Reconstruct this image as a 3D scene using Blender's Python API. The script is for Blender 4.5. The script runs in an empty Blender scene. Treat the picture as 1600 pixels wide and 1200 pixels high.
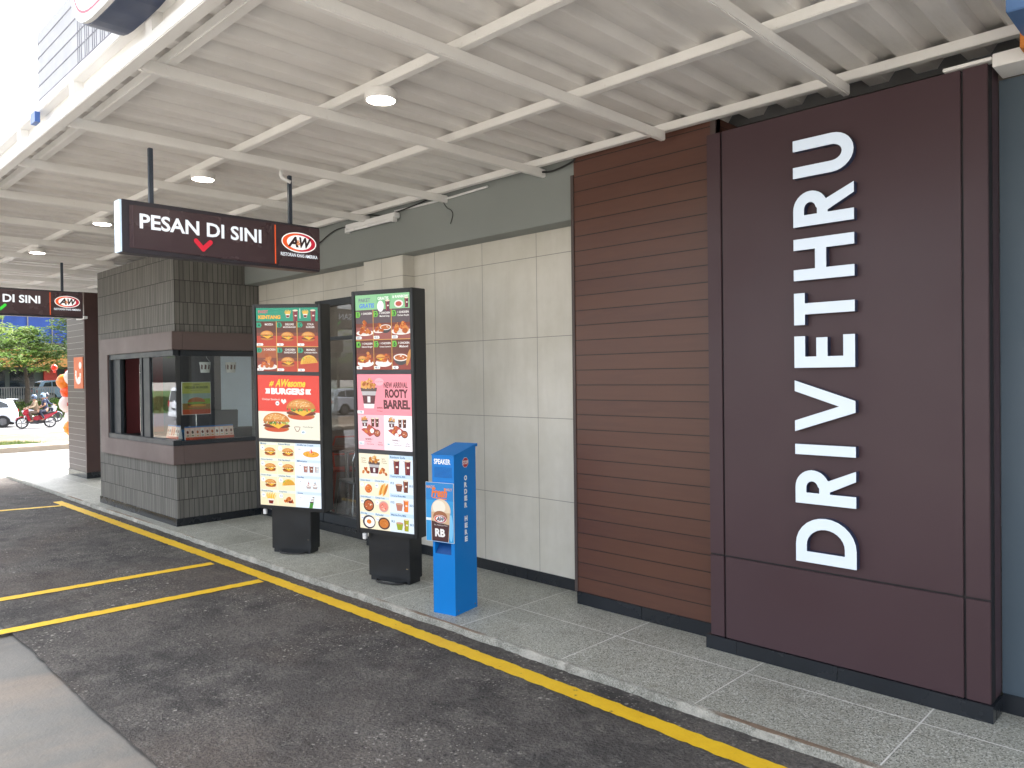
import bpy, bmesh, math, random
from mathutils import Vector, Matrix
R = math.radians
SC = bpy.context.scene
COL = SC.collection
# ------------------------------------------------------------------ camera
YAW, PITCH, ROLL = 0.7760434, -0.01012798, -0.01228438
fw = Vector((-math.cos(PITCH)*math.sin(YAW), math.cos(PITCH)*math.cos(YAW), math.sin(PITCH)))
rt = Vector((math.cos(YAW), math.sin(YAW), 0)); up = rt.cross(fw)
r2 = rt*math.cos(ROLL)+up*math.sin(ROLL); u2 = -rt*math.sin(ROLL)+up*math.cos(ROLL)
cd = bpy.data.cameras.new("camera"); cam = bpy.data.objects.new("camera", cd); COL.objects.link(cam)
M = Matrix((r2, u2, -fw)).transposed().to_4x4(); M.translation = (0, 0, 1.6)
cam.matrix_world = M
cd.sensor_width = 36; cd.lens = 1185.65/1600*36; cd.clip_start = .05; cd.clip_end = 3000
SC.camera = cam
# ------------------------------------------------------------------ light
SUN_EL, SUN_AZ = R(58), R(-20)          # azimuth from +Y, clockwise
S = Vector((math.sin(SUN_AZ)*math.cos(SUN_EL), math.cos(SUN_AZ)*math.cos(SUN_EL), math.sin(SUN_EL)))
w = bpy.data.worlds.new("World"); SC.world = w; w.use_nodes = True
sky = w.node_tree.nodes.new("ShaderNodeTexSky"); sky.sky_type = 'NISHITA'; sky.sun_disc = False
sky.sun_elevation = SUN_EL; sky.sun_rotation = SUN_AZ
sky.air_density = 1.0; sky.dust_density = 7.0; sky.ozone_density = 1.0
bg = w.node_tree.nodes["Background"]; bg.inputs[1].default_value = 0.15
bw = w.node_tree.nodes.new("ShaderNodeRGBToBW"); hz = w.node_tree.nodes.new("ShaderNodeMix"); hz.data_type = 'RGBA'; hz.inputs[0].default_value = .72   # overcast: most of the blue is gone
w.node_tree.links.new(sky.outputs[0], bw.inputs[0]); w.node_tree.links.new(sky.outputs[0], hz.inputs[6]); w.node_tree.links.new(bw.outputs[0], hz.inputs[7]); w.node_tree.links.new(hz.outputs[2], bg.inputs[0])
sd = bpy.data.lights.new("sun", 'SUN'); sd.energy = .7; sd.angle = R(8); sd.color = (1, .95, .88)
so = bpy.data.objects.new("sun", sd); COL.objects.link(so); so.rotation_euler = S.to_track_quat('Z', 'Y').to_euler()
vs = SC.view_settings; vs.view_transform = 'Standard'; vs.look = 'None'; vs.gamma = 1; vs.exposure = 3.1
SC.cycles.max_bounces = 8; SC.cycles.diffuse_bounces = 5; SC.cycles.transparent_max_bounces = 12

# ------------------------------------------------------------------ helpers
def lin(h):
    if isinstance(h, str):
        c = [int(h[i:i+2], 16)/255 for i in (0, 2, 4)]
        return tuple(x/12.92 if x <= .04045 else ((x+.055)/1.055)**2.4 for x in c)
    return tuple(h)

class NT:
    def __init__(s, name):
        s.m = bpy.data.materials.new(name); s.m.use_nodes = True; s.t = s.m.node_tree
        s.b = s.t.nodes["Principled BSDF"]; s.out = s.t.nodes["Material Output"]
        s.pos = s.t.nodes.new("ShaderNodeNewGeometry").outputs["Position"]
        s.xyz = None
    def n(s, t): return s.t.nodes.new(t)
    def l(s, a, b): s.t.links.new(a, b)
    def put(s, sock, v):
        if isinstance(v, bpy.types.NodeSocket): s.l(v, sock)
        elif isinstance(v, tuple) and len(v) == 3 and len(sock.default_value) == 4: sock.default_value = (*v, 1)
        else: sock.default_value = v
    def ax(s, i):
        if s.xyz is None:
            k = s.n("ShaderNodeSeparateXYZ"); s.l(s.pos, k.inputs[0]); s.xyz = k
        return s.xyz.outputs[i]
    def mt(s, op, a, b=0.0, c=0.0):
        k = s.n("ShaderNodeMath"); k.operation = op
        s.put(k.inputs[0], a); s.put(k.inputs[1], b); s.put(k.inputs[2], c)
        return k.outputs[0]
    def noise(s, scale, detail=4, rough=.55, vec=None, stretch=None):
        k = s.n("ShaderNodeTexNoise"); k.inputs["Scale"].default_value = scale; k.inputs["Detail"].default_value = detail
        k.inputs["Roughness"].default_value = rough
        v = vec or s.pos
        if stretch:
            mp = s.n("ShaderNodeMapping"); s.l(v, mp.inputs[0]); mp.inputs["Scale"].default_value = stretch; v = mp.outputs[0]
        s.l(v, k.inputs["Vector"]); return k.outputs["Fac"]
    def ramp(s, f, lo, hi, a=0.0, b=1.0):
        k = s.n("ShaderNodeMapRange"); s.put(k.inputs[0], f)
        for i, v in ((1, lo), (2, hi), (3, a), (4, b)): k.inputs[i].default_value = v
        return k.outputs[0]
    def mix(s, f, a, b, mode='MIX'):
        k = s.n("ShaderNodeMix"); k.data_type = 'RGBA'; k.blend_type = mode
        s.put(k.inputs[0], f); s.put(k.inputs[6], a); s.put(k.inputs[7], b); return k.outputs[2]
    def joint(s, c, pitch, off, wd):
        f = s.mt('FRACT', s.mt('DIVIDE', s.mt('SUBTRACT', c, off), pitch))
        d = s.mt('MINIMUM', f, s.mt('SUBTRACT', 1.0, f))
        return s.mt('LESS_THAN', d, wd/2/pitch)
    def set(s, color=None, rough=.5, metal=0., spec=.5, bump=None, bs=.3, bd=.01):
        if color is not None: s.put(s.b.inputs["Base Color"], color)
        s.put(s.b.inputs["Roughness"], rough); s.put(s.b.inputs["Metallic"], metal)
        s.put(s.b.inputs["Specular IOR Level"], spec)
        if bump is not None:
            k = s.n("ShaderNodeBump"); k.inputs["Strength"].default_value = bs; k.inputs["Distance"].default_value = bd
            s.l(bump, k.inputs["Height"]); s.l(k.outputs[0], s.b.inputs["Normal"])
        return s.m

def plain(name, col, rough=.5, metal=0., var=.12, vs_=3., spec=.5, bump=0, bsc=40, dirt=0):
    t = NT(name); c = lin(col)
    f = t.ramp(t.noise(vs_, 5), .3, .7, 1-var, 1+var)
    k = t.n("ShaderNodeVectorMath"); k.operation = 'SCALE'; k.inputs[0].default_value = c; t.l(f, k.inputs["Scale"])
    cc = k.outputs[0]
    if dirt:
        d = t.ramp(t.noise(vs_*2.3, 8, .7), .52, .72, 0, dirt)
        cc = t.mix(d, cc, tuple(x*.45 for x in c))
    rg = t.ramp(t.noise(vs_*1.7, 4), .3, .7, max(0, rough-.08), min(1, rough+.08))
    return t.set(cc, rg, metal, spec, t.noise(bsc, 3) if bump else None, bump)

def emis(name, col, st, lit=True):
    t = NT(name); t.set(lin(col), .35)
    t.put(t.b.inputs["Emission Color"], lin(col)); t.b.inputs["Emission Strength"].default_value = st
    return t.m

def attrmat(name, emit=0., rough=.35, diff=1.):
    t = NT(name); a = t.n("ShaderNodeAttribute"); a.attribute_name = "Col"
    t.set(a.outputs["Color"], rough)
    if emit:
        if diff < 1: t.put(t.b.inputs["Base Color"], t.mix(diff, (0., 0., 0.), a.outputs["Color"]))
        t.l(a.outputs["Color"], t.b.inputs["Emission Color"]); t.b.inputs["Emission Strength"].default_value = emit
    return t.m

def glassmat(name, tint=(.75, .8, .8), k=1.5, rough=.01):
    t = NT(name); t.t.nodes.remove(t.b)
    tr = t.n("ShaderNodeBsdfTransparent"); tr.inputs[0].default_value = (*tint, 1)
    gl = t.n("ShaderNodeBsdfGlossy"); gl.inputs["Roughness"].default_value = rough; gl.inputs[0].default_value = (.95, .97, 1, 1)
    fr = t.n("ShaderNodeFresnel"); fr.inputs[0].default_value = k; ge = t.n("ShaderNodeNewGeometry"); fo = t.mt("MULTIPLY", fr.outputs[0], t.mt("SUBTRACT", 1.0, ge.outputs["Backfacing"]))
    mx = t.n("ShaderNodeMixShader"); t.l(fo, mx.inputs[0]); t.l(tr.outputs[0], mx.inputs[1]); t.l(gl.outputs[0], mx.inputs[2])
    t.l(mx.outputs[0], t.out.inputs[0]); return t.m

class MB:
    def __init__(s): s.v = []; s.f = []; s.mi = []; s.c = []
    def add(s, vs, fs, mi=0, col=None):
        o = len(s.v); s.v += [tuple(x) for x in vs]
        for f in fs: s.f.append([o+i for i in f]); s.mi.append(mi); s.c.append(col)
        return s
    def box(s, x0, y0, z0, x1, y1, z1, mi=0, rot=None):
        v = [(x, y, z) for x in (x0, x1) for y in (y0, y1) for z in (z0, z1)]
        f = [(0, 1, 3, 2), (4, 6, 7, 5), (0, 4, 5, 1), (2, 3, 7, 6), (0, 2, 6, 4), (1, 5, 7, 3)]
        if rot is not None:
            c = Vector(((x0+x1)/2, (y0+y1)/2, (z0+z1)/2)); v = [tuple(rot@(Vector(p)-c)+c) for p in v]
        return s.add(v, f, mi)
    def prism(s, pts, d, mi=0):          # pts: list of 3D coplanar, d: extrusion vector
        n = len(pts); a = [Vector(p) for p in pts]; b = [p+Vector(d) for p in a]
        fs = [list(range(n))[::-1], [n+i for i in range(n)]]
        fs += [(i, (i+1) % n, n+(i+1) % n, n+i) for i in range(n)]
        return s.add(a+b, fs, mi)
    def cyl(s, p0, p1, r0, r1=None, n=20, mi=0, caps=True):
        r1 = r0 if r1 is None else r1; p0 = Vector(p0); p1 = Vector(p1); d = (p1-p0).normalized()
        a = d.orthogonal().normalized(); b = d.cross(a); vs = []
        for p, r in ((p0, r0), (p1, r1)):
            for i in range(n):
                t = 2*math.pi*i/n; vs.append(p+(a*math.cos(t)+b*math.sin(t))*r)
        fs = [(i, (i+1) % n, n+(i+1) % n, n+i) for i in range(n)]
        if caps: fs += [list(range(n))[::-1], list(range(n, 2*n))]
        return s.add(vs, fs, mi)
    def tube(s, pts, r, n=8, mi=0):
        pts = [Vector(p) for p in pts]; rings = []; prev = None; vs = []
        for i, p in enumerate(pts):
            d = (pts[min(i+1, len(pts)-1)]-pts[max(i-1, 0)]).normalized()
            a = d.orthogonal().normalized() if prev is None else (prev-d*prev.dot(d)).normalized()
            prev = a; b = d.cross(a); rr = r[i] if isinstance(r, (list, tuple)) else r
            for k in range(n):
                t = 2*math.pi*k/n; vs.append(p+(a*math.cos(t)+b*math.sin(t))*rr)
        fs = []
        for i in range(len(pts)-1):
            for k in range(n): fs.append((i*n+k, i*n+(k+1) % n, (i+1)*n+(k+1) % n, (i+1)*n+k))
        fs += [list(range(n))[::-1], [(len(pts)-1)*n+k for k in range(n)]]
        return s.add(vs, fs, mi)
    def lathe(s, prof, c=(0, 0, 0), n=20, mi=0, axis='Z'):
        vs = []; c = Vector(c)
        for r, h in prof:
            for k in range(n):
                t = 2*math.pi*k/n; p = Vector((r*math.cos(t), r*math.sin(t), h))
                if axis == 'Y': p = Vector((p.x, p.z, p.y))
                if axis == 'X': p = Vector((p.z, p.x, p.y))
                vs.append(c+p)
        fs = [(i*n+k, i*n+(k+1) % n, (i+1)*n+(k+1) % n, (i+1)*n+k) for i in range(len(prof)-1) for k in range(n)]
        return s.add(vs, fs, mi)
    def build(s, name, mats, parent=None, loc=None, world=False, bevel=0, smooth=False, rot=None):
        if not isinstance(mats, (list, tuple)): mats = [mats]
        me = bpy.data.meshes.new(name); vs = s.v
        if world and parent is not None:
            o = Vector((0, 0, 0)); q = parent
            while q is not None: o += q.location; q = q.parent
            vs = [tuple(Vector(v)-o) for v in vs]
        me.from_pydata(vs, [], s.f)
        for m in mats: me.materials.append(m)
        me.polygons.foreach_set("material_index", s.mi)
        if any(c is not None for c in s.c):
            at = me.color_attributes.new("Col", 'FLOAT_COLOR', 'CORNER')
            for p, c in zip(me.polygons, s.c):
                for li in p.loop_indices: at.data[li].color = (*(c or (1, 1, 1)), 1)
        bm = bmesh.new(); bm.from_mesh(me)
        if not any(c is not None for c in s.c):
            bmesh.ops.recalc_face_normals(bm, faces=bm.faces)
        if bevel:
            es = [e for e in bm.edges if len(e.link_faces) == 2 and e.calc_face_angle(0) > .5]
            bmesh.ops.bevel(bm, geom=es, offset=bevel, segments=2, affect='EDGES', clamp_overlap=True)
        bm.to_mesh(me); bm.free()
        if smooth:
            for p in me.polygons: p.use_smooth = True
            if smooth != 'all':
                try: me.set_sharp_from_angle(angle=R(40))
                except Exception: pass
        ob = bpy.data.objects.new(name, me); COL.objects.link(ob)
        if parent is not None: ob.parent = parent
        if loc is not None: ob.location = loc
        if rot is not None: ob.rotation_euler = rot
        return ob

def tag(o, label=None, cat=None, group=None, kind=None):
    if label: o['label'] = label
    if cat: o['category'] = cat
    if group: o['group'] = group
    if kind: o['kind'] = kind
    return o
def thing(name, loc, label, cat, group=None, rz=0):
    o = bpy.data.objects.new(name, None); COL.objects.link(o); o.empty_display_size = .2
    o.location = loc; o.rotation_euler = (0, 0, rz); return tag(o, label, cat, group)
def copy_tree(o, parent=None):
    c = o.copy(); COL.objects.link(c)
    if parent: c.parent = parent
    for ch in list(o.children): copy_tree(ch, c)
    return c

# text -> flat triangles, fitted
TC = {}
def textmesh(s, bold=.0, shear=0.):
    k = (s, bold, shear)
    if k in TC: return TC[k]
    cu = bpy.data.curves.new("t", 'FONT'); cu.body = s; cu.size = 1; cu.offset = bold; cu.shear = shear; cu.resolution_u = 3
    cu.fill_mode = 'FRONT'
    ob = bpy.data.objects.new("t", cu); COL.objects.link(ob)
    dg = bpy.context.evaluated_depsgraph_get(); me = bpy.data.meshes.new_from_object(ob.evaluated_get(dg))
    vs = [(v.co.x, v.co.y) for v in me.vertices]; fs = [list(p.vertices) for p in me.polygons]
    bpy.data.objects.remove(ob); bpy.data.curves.remove(cu); bpy.data.meshes.remove(me)
    x0 = min(v[0] for v in vs); x1 = max(v[0] for v in vs); y0 = min(v[1] for v in vs); y1 = max(v[1] for v in vs)
    TC[k] = ([((x-x0)/(x1-x0), (y-y0)/(y1-y0)) for x, y in vs], fs, (x1-x0)/(y1-y0)); return TC[k]

class Print(MB):
    """flat printed artwork in the (x,z) plane looking towards -y; layers stand 0.3 mm proud of one another"""
    def __init__(s, dl=.0003, y=0.): super().__init__(); s.dl = dl; s.y = y
    def poly(s, pts, col, L=1, back=False):
        pts = list(pts); a = sum(pts[i][0]*pts[(i+1) % len(pts)][1]-pts[(i+1) % len(pts)][0]*pts[i][1] for i in range(len(pts)))
        if a < 0: pts = pts[::-1]
        y = s.y-s.dl*L
        s.add([(p[0], y, p[1]) for p in pts], [list(range(len(pts)))], 0, lin(col))
    def rect(s, x0, y0, x1, y1, col, L=1): s.poly([(x0, y0), (x1, y0), (x1, y1), (x0, y1)], col, L)
    def ell(s, cx, cy, a, b, col, L=1, t0=0, t1=360, n=22, rot=0):
        pts = []
        for i in range(n+(t1-t0 < 360)):
            t = R(t0+(t1-t0)*i/n); x, y = a*math.cos(t), b*math.sin(t)
            pts.append((cx+x*math.cos(rot)-y*math.sin(rot), cy+x*math.sin(rot)+y*math.cos(rot)))
        s.poly(pts, col, L)
    def text(s, t, x0, y0, x1, y1, col, L=5, bold=.0, shear=0., fit=False, align='c'):
        vs, fs, asp = textmesh(t, bold, shear); w_, h = x1-x0, y1-y0
        if not fit:
            if asp*h > w_: h2 = w_/asp; y0 += (h-h2)/2; h = h2
            else:
                w2 = asp*h; x0 += 0 if align == 'l' else (w_-w2)/2; w_ = w2
        y = s.y-s.dl*L; s.add([(x0+a*w_, y, y0+b*h) for a, b in vs], fs, 0, lin(col))
    def line(s, pts, wd, col, L=2):
        for (ax, ay), (bx, by) in zip(pts, pts[1:]):
            d = math.hypot(bx-ax, by-ay) or 1; nx, ny = -(by-ay)/d*wd/2, (bx-ax)/d*wd/2
            s.poly([(ax+nx, ay+ny), (ax-nx, ay-ny), (bx-nx, by-ny), (bx+nx, by+ny)], col, L)
    def specks(s, cx, cy, a, b, cols, n, sz, L, rnd):
        for _ in range(n):
            t = rnd.uniform(0, 6.28); r = math.sqrt(rnd.random())
            s.ell(cx+a*r*math.cos(t), cy+b*r*math.sin(t), sz*rnd.uniform(.6, 1.4), sz*rnd.uniform(.4, 1), rnd.choice(cols), L, n=5, rot=rnd.uniform(0, 3))
rnd = random.Random(7)

def logo(p, cx, cy, w_, L=3, dark='2b1d20'):
    h = w_*.52; a, b = w_/2, h/2
    p.ell(cx, cy, a, b, 'f4f4f2', L, n=40)
    p.ell(cx, cy, a*.94, b*.90, 'e2592a', L+1, 90, 270, n=30)
    p.ell(cx, cy, a*.94, b*.90, 'b8243a', L+1, -90, 90, n=30)
    p.ell(cx, cy, a*.70, b*.72, 'f4f4f2', L+2, n=36)
    p.text('A', cx-a*.66, cy-b*.5, cx-a*.04, cy+b*.55, dark, L+3, .04, .25, fit=True)
    p.text('W', cx+a*.0, cy-b*.5, cx+a*.72, cy+b*.55, dark, L+3, .04, .25, fit=True)
    p.text('&', cx-a*.16, cy-b*.28, cx+a*.08, cy+b*.22, 'c87832', L+4, .02, 0, fit=True)

# ------------------------------------------------------------------ materials
def m_asphalt():
    t = NT("asphalt"); big = t.noise(.9, 6, .62); mid = t.noise(4.2, 7, .68); fine = t.noise(70, 3, .6); st = t.noise(2.0, 9, .75, None, (1, 1.6, 1))
    c = t.mix(t.ramp(big, .38, .62), (.078, .072, .067), (.158, .141, .125))
    c = t.mix(t.ramp(mid, .46, .64, 0, .75), c, (.20, .182, .162))
    c = t.mix(t.ramp(st, .47, .36, 0, .7), c, (.046, .043, .041))
    c = t.mix(t.ramp(t.noise(.5, 4, .6), .5, .68, 0, .55), c, (.17, .125, .095))
    c = t.mix(t.ramp(t.noise(11, 8, .8), .56, .68, 0, .65), c, (.25, .23, .205))
    c = t.mix(t.ramp(fine, .36, .62, .5, 0), c, (.024, .023, .022))
    def flecks(sc, thr, rad, col, amt, c):
        v = t.n("ShaderNodeTexVoronoi"); v.inputs["Scale"].default_value = sc; wv = t.n("ShaderNodeVectorMath"); wv.operation = 'ADD'
        nz = t.n("ShaderNodeTexNoise"); nz.inputs["Scale"].default_value = sc*1.7; t.l(t.pos, nz.inputs["Vector"]); sc2 = t.n("ShaderNodeVectorMath"); sc2.operation = 'SCALE'; sc2.inputs["Scale"].default_value = .5/sc; t.l(nz.outputs["Color"], sc2.inputs[0])
        t.l(t.pos, wv.inputs[0]); t.l(sc2.outputs[0], wv.inputs[1]); t.l(wv.outputs[0], v.inputs["Vector"])
        sp = t.n("ShaderNodeSeparateColor"); t.l(v.outputs["Color"], sp.inputs[0])
        m_ = t.mt('MULTIPLY', t.mt('GREATER_THAN', sp.outputs[0], thr), t.ramp(v.outputs["Distance"], rad, rad*.55)); m_ = t.mt('MULTIPLY', m_, t.ramp(t.noise(1.6, 3), .42, .6))
        return t.mix(t.mt('MULTIPLY', m_, amt), c, col)
    c = flecks(60, .72, .38, (.42, .39, .34), .8, c); c = flecks(22, .86, .30, (.46, .43, .38), .85, c); c = flecks(30, .8, .35, (.02, .02, .02), .7, c)
    h = t.mt('ADD', t.mt('MULTIPLY', fine, .7), t.mt('MULTIPLY', t.noise(26, 5, .7), 1.0))
    return t.set(c, .85, 0, .3, h, 1.0, .022)
def m_concrete(name, a, b, mud=0.):
    t = NT(name); c = t.mix(t.ramp(t.noise(.8, 6, .6), .35, .68), lin(a), lin(b))
    c = t.mix(t.ramp(t.noise(7, 6, .7), .45, .8, 0, .35), c, (.30, .27, .22))
    c = t.mix(t.ramp(t.noise(120, 2), .55, .75, 0, .4), c, (.16, .155, .14))
    if mud: c = t.mix(t.ramp(t.noise(1.3, 6, .65, None, (1, .4, 1)), .5, .68, 0, mud), c, (.42, .31, .22))
    return t.set(c, .85, 0, .3, t.noise(60, 5), .4, .01)
def m_terrazzo():
    t = NT("speckled_granite_tile")
    v = t.n("ShaderNodeTexVoronoi"); v.inputs["Scale"].default_value = 190; t.l(t.pos, v.inputs["Vector"])
    sp = t.n("ShaderNodeSeparateColor"); t.l(v.outputs["Color"], sp.inputs[0]); g = sp.outputs[0]
    c = t.mix(t.ramp(g, .1, .9), (.285, .285, .235), (.54, .54, .465))
    c = t.mix(t.mt('GREATER_THAN', g, .86), c, (.68, .68, .62))
    c = t.mix(t.mt('LESS_THAN', g, .13), c, (.15, .155, .13))
    c = t.mix(t.ramp(t.noise(1.2, 5, .6), .45, .75, 0, .45), c, (.17, .155, .11))
    c = t.mix(t.ramp(t.noise(4, 7, .7), .55, .78, 0, .5), c, (.12, .10, .075))
    tid = t.n("ShaderNodeTexWhiteNoise"); tid.noise_dimensions = '2D'; cb = t.n("ShaderNodeCombineXYZ")
    t.l(t.mt('FLOOR', t.mt('DIVIDE', t.mt('ADD', t.ax(0), 1.95), .855)), cb.inputs[0]); t.l(t.mt('FLOOR', t.mt('DIVIDE', t.mt('SUBTRACT', t.ax(1), 3.745), .6)), cb.inputs[1])
    t.l(cb.outputs[0], tid.inputs["Vector"])
    c = t.mix(t.mt('MULTIPLY', tid.outputs[0], .16), c, (.10, .10, .09))
    j = t.mt('MAXIMUM', t.joint(t.ax(0), .855, -1.95, .007), t.joint(t.ax(1), .6, 3.745, .007))
    c = t.mix(t.mt('MULTIPLY', j, t.ramp(t.noise(6, 3), .3, .6, .5, 1.)), c, (.80, .79, .74))
    return t.set(c, t.ramp(g, 0, 1, .42, .6), 0, .45, t.noise(200, 2), .08, .003)
def m_kerb():
    t = NT("granite_kerb_edge"); v = t.noise(130, 3, .7)
    c = t.mix(t.ramp(v, .35, .65), (.20, .20, .17), (.50, .49, .43))
    c = t.mix(t.ramp(t.noise(3.5, 6, .7), .5, .66, 0, .8), c, (.60, .57, .50))
    c = t.mix(t.ramp(t.noise(9, 5, .7), .56, .7, 0, .6), c, (.12, .11, .09))
    c = t.mix(t.mt('MULTIPLY', t.mt('GREATER_THAN', t.ax(2), -.002), t.ramp(t.noise(1.1, 3), .50, .60)), c, (.24, .17, .12))
    return t.set(c, .8, 0, .3, t.noise(45, 5, .7), .9, .02)
def m_whitetile():
    t = NT("stone_wall_tile")
    c = t.mix(t.ramp(t.noise(2.2, 6, .6), .35, .7), (.60, .575, .50), (.70, .675, .61))
    c = t.mix(t.ramp(t.noise(9, 4, .6, None, (1, 1, .15)), .45, .75, 0, .25), c, (.45, .42, .36))
    j = t.mt('MAXIMUM', t.joint(t.ax(0), .61, -3.97, .0045), t.joint(t.ax(2), .622, .655, .0045))
    c = t.mix(t.mt('MULTIPLY', j, .85), c, (.17, .16, .14))
    return t.set(c, .42, 0, .45, t.mt('SUBTRACT', 1.0, j), .3, .003)
def m_rib():
    t = NT("ribbed_grey_tile")
    row = t.mt('FLOOR', t.mt('DIVIDE', t.mt('SUBTRACT', t.ax(2), .045), .2415))
    w_ = t.mt('ADD', t.mt('MULTIPLY', t.mt('ADD', t.ax(0), t.ax(1)), 19.0), t.mt('MULTIPLY', row, 7.31))
    v = t.n("ShaderNodeTexVoronoi"); v.voronoi_dimensions = '1D'; v.feature = 'DISTANCE_TO_EDGE'; v.inputs["Scale"].default_value = 1; v.inputs["Randomness"].default_value = .75; t.l(w_, v.inputs["W"])
    v2 = t.n("ShaderNodeTexVoronoi"); v2.voronoi_dimensions = '1D'; v2.inputs["Scale"].default_value = 1; v2.inputs["Randomness"].default_value = .75; t.l(w_, v2.inputs["W"])
    sp = t.n("ShaderNodeSeparateColor"); t.l(v2.outputs["Color"], sp.inputs[0])
    g = t.mt('LESS_THAN', v.outputs["Distance"], .065); h = t.joint(t.ax(2), .2415, .045, .007)
    c = t.mix(sp.outputs[0], (.138, .134, .121), (.195, .190, .171))
    c = t.mix(t.ramp(t.noise(30, 4, .6, None, (1, 1, .1)), .4, .75, 0, .4), c, (.075, .073, .066))
    m = t.mt('MAXIMUM', t.mt('MULTIPLY', g, .82), t.mt('MULTIPLY', h, .9))
    c = t.mix(m, c, (.03, .03, .03))
    return t.set(c, .7, 0, .35, t.mt('SUBTRACT', 1.0, t.mt('MAXIMUM', g, h)), .7, .006)
def m_plank(name, a, b, groove, gw=.006):
    t = NT(name); row = t.mt('FLOOR', t.mt('DIVIDE', t.mt('SUBTRACT', t.ax(2), .085), .1035))
    wn = t.n("ShaderNodeTexWhiteNoise"); wn.noise_dimensions = '1D'; t.l(row, wn.inputs["W"])
    c = t.mix(t.mt('MULTIPLY', wn.outputs[0], .5), lin(a), lin(b))
    c = t.mix(t.ramp(t.noise(3.5, 6, .65, None, (1, 1, 9)), .35, .75, 0, .6), c, lin(b))
    j = t.joint(t.ax(2), .1035, .085, gw)
    c = t.mix(j, c, groove)
    return t.set(c, .38, 0, .5, t.mt('SUBTRACT', 1.0, j), .5, .004)
def m_sheet():
    t = NT("corrugated_roof_sheet")
    c = t.mix(t.ramp(t.noise(1.6, 5, .6), .35, .7), (.73, .705, .675), (.83, .81, .78))
    c = t.mix(t.ramp(t.noise(14, 5, .7, None, (1, .12, 1)), .5, .8, 0, .35), c, (.46, .43, .38))
    return t.set(c, .55, 0, .35, t.noise(9, 3), .12, .01)
def m_steel():
    t = NT("white_painted_steel")
    c = t.mix(t.ramp(t.noise(2.4, 5), .35, .7), (.79, .775, .745), (.87, .86, .83))
    c = t.mix(t.ramp(t.noise(45, 6, .75), .62, .74, 0, .5), c, (.45, .36, .27))
    return t.set(c, .42, 0, .45, t.noise(30, 3), .08, .005)
def m_soil(name, a, b, c_):
    t = NT(name); c = t.mix(t.ramp(t.noise(.5, 8, .65), .35, .65), lin(a), lin(b))
    c = t.mix(t.ramp(t.noise(3, 6, .7), .55, .7, 0, .5), c, lin(c_)); return t.set(c, .95, 0, .2, t.noise(6, 8, .7), .8, .1)
def m_leaf(name, dark, light, warm):
    t = NT(name); oi = t.noise(2.2, 3, .6); of = t.noise(.55, 2, .5)
    c = t.mix(t.ramp(oi, .35, .65), lin(dark), lin(light)); c = t.mix(t.ramp(of, .45, .62, 0, .7), c, lin(warm))
    t.set(c, .6, 0, .3)
    tl = t.n("ShaderNodeBsdfTranslucent"); t.l(c, tl.inputs[0]); mx = t.n("ShaderNodeMixShader"); mx.inputs[0].default_value = .5
    t.l(t.b.outputs[0], mx.inputs[1]); t.l(tl.outputs[0], mx.inputs[2]); t.l(mx.outputs[0], t.out.inputs[0]); return t.m
def m_yellow():
    t = NT("yellow_road_paint"); e = t.noise(26, 5, .7)
    c = t.mix(t.ramp(t.noise(4, 5, .7), .35, .7), (.80, .48, .018), (.92, .60, .026))
    c = t.mix(t.ramp(e, .63, .70, 0, .7), c, (.10, .085, .06)); return t.set(c, .6, 0, .4, t.noise(70, 4), .4, .006)
ASPH = m_asphalt(); CONC = m_concrete("lane_concrete", (.16, .155, .14), (.23, .22, .20), .3)
PALEC = m_concrete("driveway_concrete", (.14, .14, .145), (.19, .19, .195)); TERR = m_terrazzo(); KERB = m_kerb()
WTILE = m_whitetile(); RIB = m_rib(); PLANK = m_plank("brown_plank", (.084, .033, .023), (.116, .048, .028), (.018, .009, .007))
PLANKP = m_plank("brown_plank_pale_joint", (.055, .038, .034), (.080, .056, .048), (.30, .29, .27), .007)
SHEET = m_sheet(); STEEL = m_steel(); YEL = m_yellow()
PURPLE = plain("aubergine_cladding", (.062, .034, .040), .42, 0, .05, 1.2, .35)
PURPD = plain("cladding_joint", (.012, .010, .012), .6)
BAND = plain("booth_band", (.13, .095, .09), .45, 0, .06, 1.5)
BLACK = plain("black_powder_coat", (.016, .018, .021), .36, 0, .15, 4)
BLACKT = plain("black_skirting_tile", (.014, .017, .022), .25, 0, .2, 2)
DARKF = plain("dark_window_frame", (.025, .031, .038), .4)
GREYP = plain("grey_green_paint", (.235, .255, .242), .6, 0, .05, 1)
SLATE = plain("slate_blue_paint", (.068, .098, .125), .55, 0, .06, 1.2)
WHITEP = plain("white_paint", (.78, .78, .77), .5, 0, .05)
UPW = plain("upper_wall_paint", (.40, .405, .42), .6, 0, .04)
BLUE = plain("blue_painted_steel", (.002, .205, .62), .42, 0, .02, 1, .35); BLUED = plain("dark_blue_slot", (.004, .07, .26), .5)
SIGNF = plain("sign_face_acrylic", (.088, .056, .062), .28, 0, .05, 2); SIGNB = plain("sign_box_dark", (.045, .040, .05), .4)
NAVY = plain("navy_side", (.035, .05, .10), .4); GREYPOLE = plain("pole_blue_grey", (.045, .06, .085), .4)
CAPW = emis("sky_glow_sign_end", (.62, .78, .95), .05)  # white cap; blue tint and faint glow stand in for sky light
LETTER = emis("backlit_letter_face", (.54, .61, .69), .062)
LETSIDE = plain("letter_return", (.03, .045, .10), .4)
PRINT_E = attrmat("backlit_print", .105, .2, .35); PRINT = attrmat("matte_print", 0, .4); PRINT_S = attrmat("lit_sign_lettering", .08, .3)
GLASS = glassmat("window_glass", (.88, .91, .91), 2.1); GLASSD = glassmat("door_glass", (.84, .86, .86), 1.8)
CHROME = plain("brushed_steel", (.6, .6, .6), .22, 1, .05)
RUB = plain("rubber", (.012, .012, .013), .7)
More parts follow.
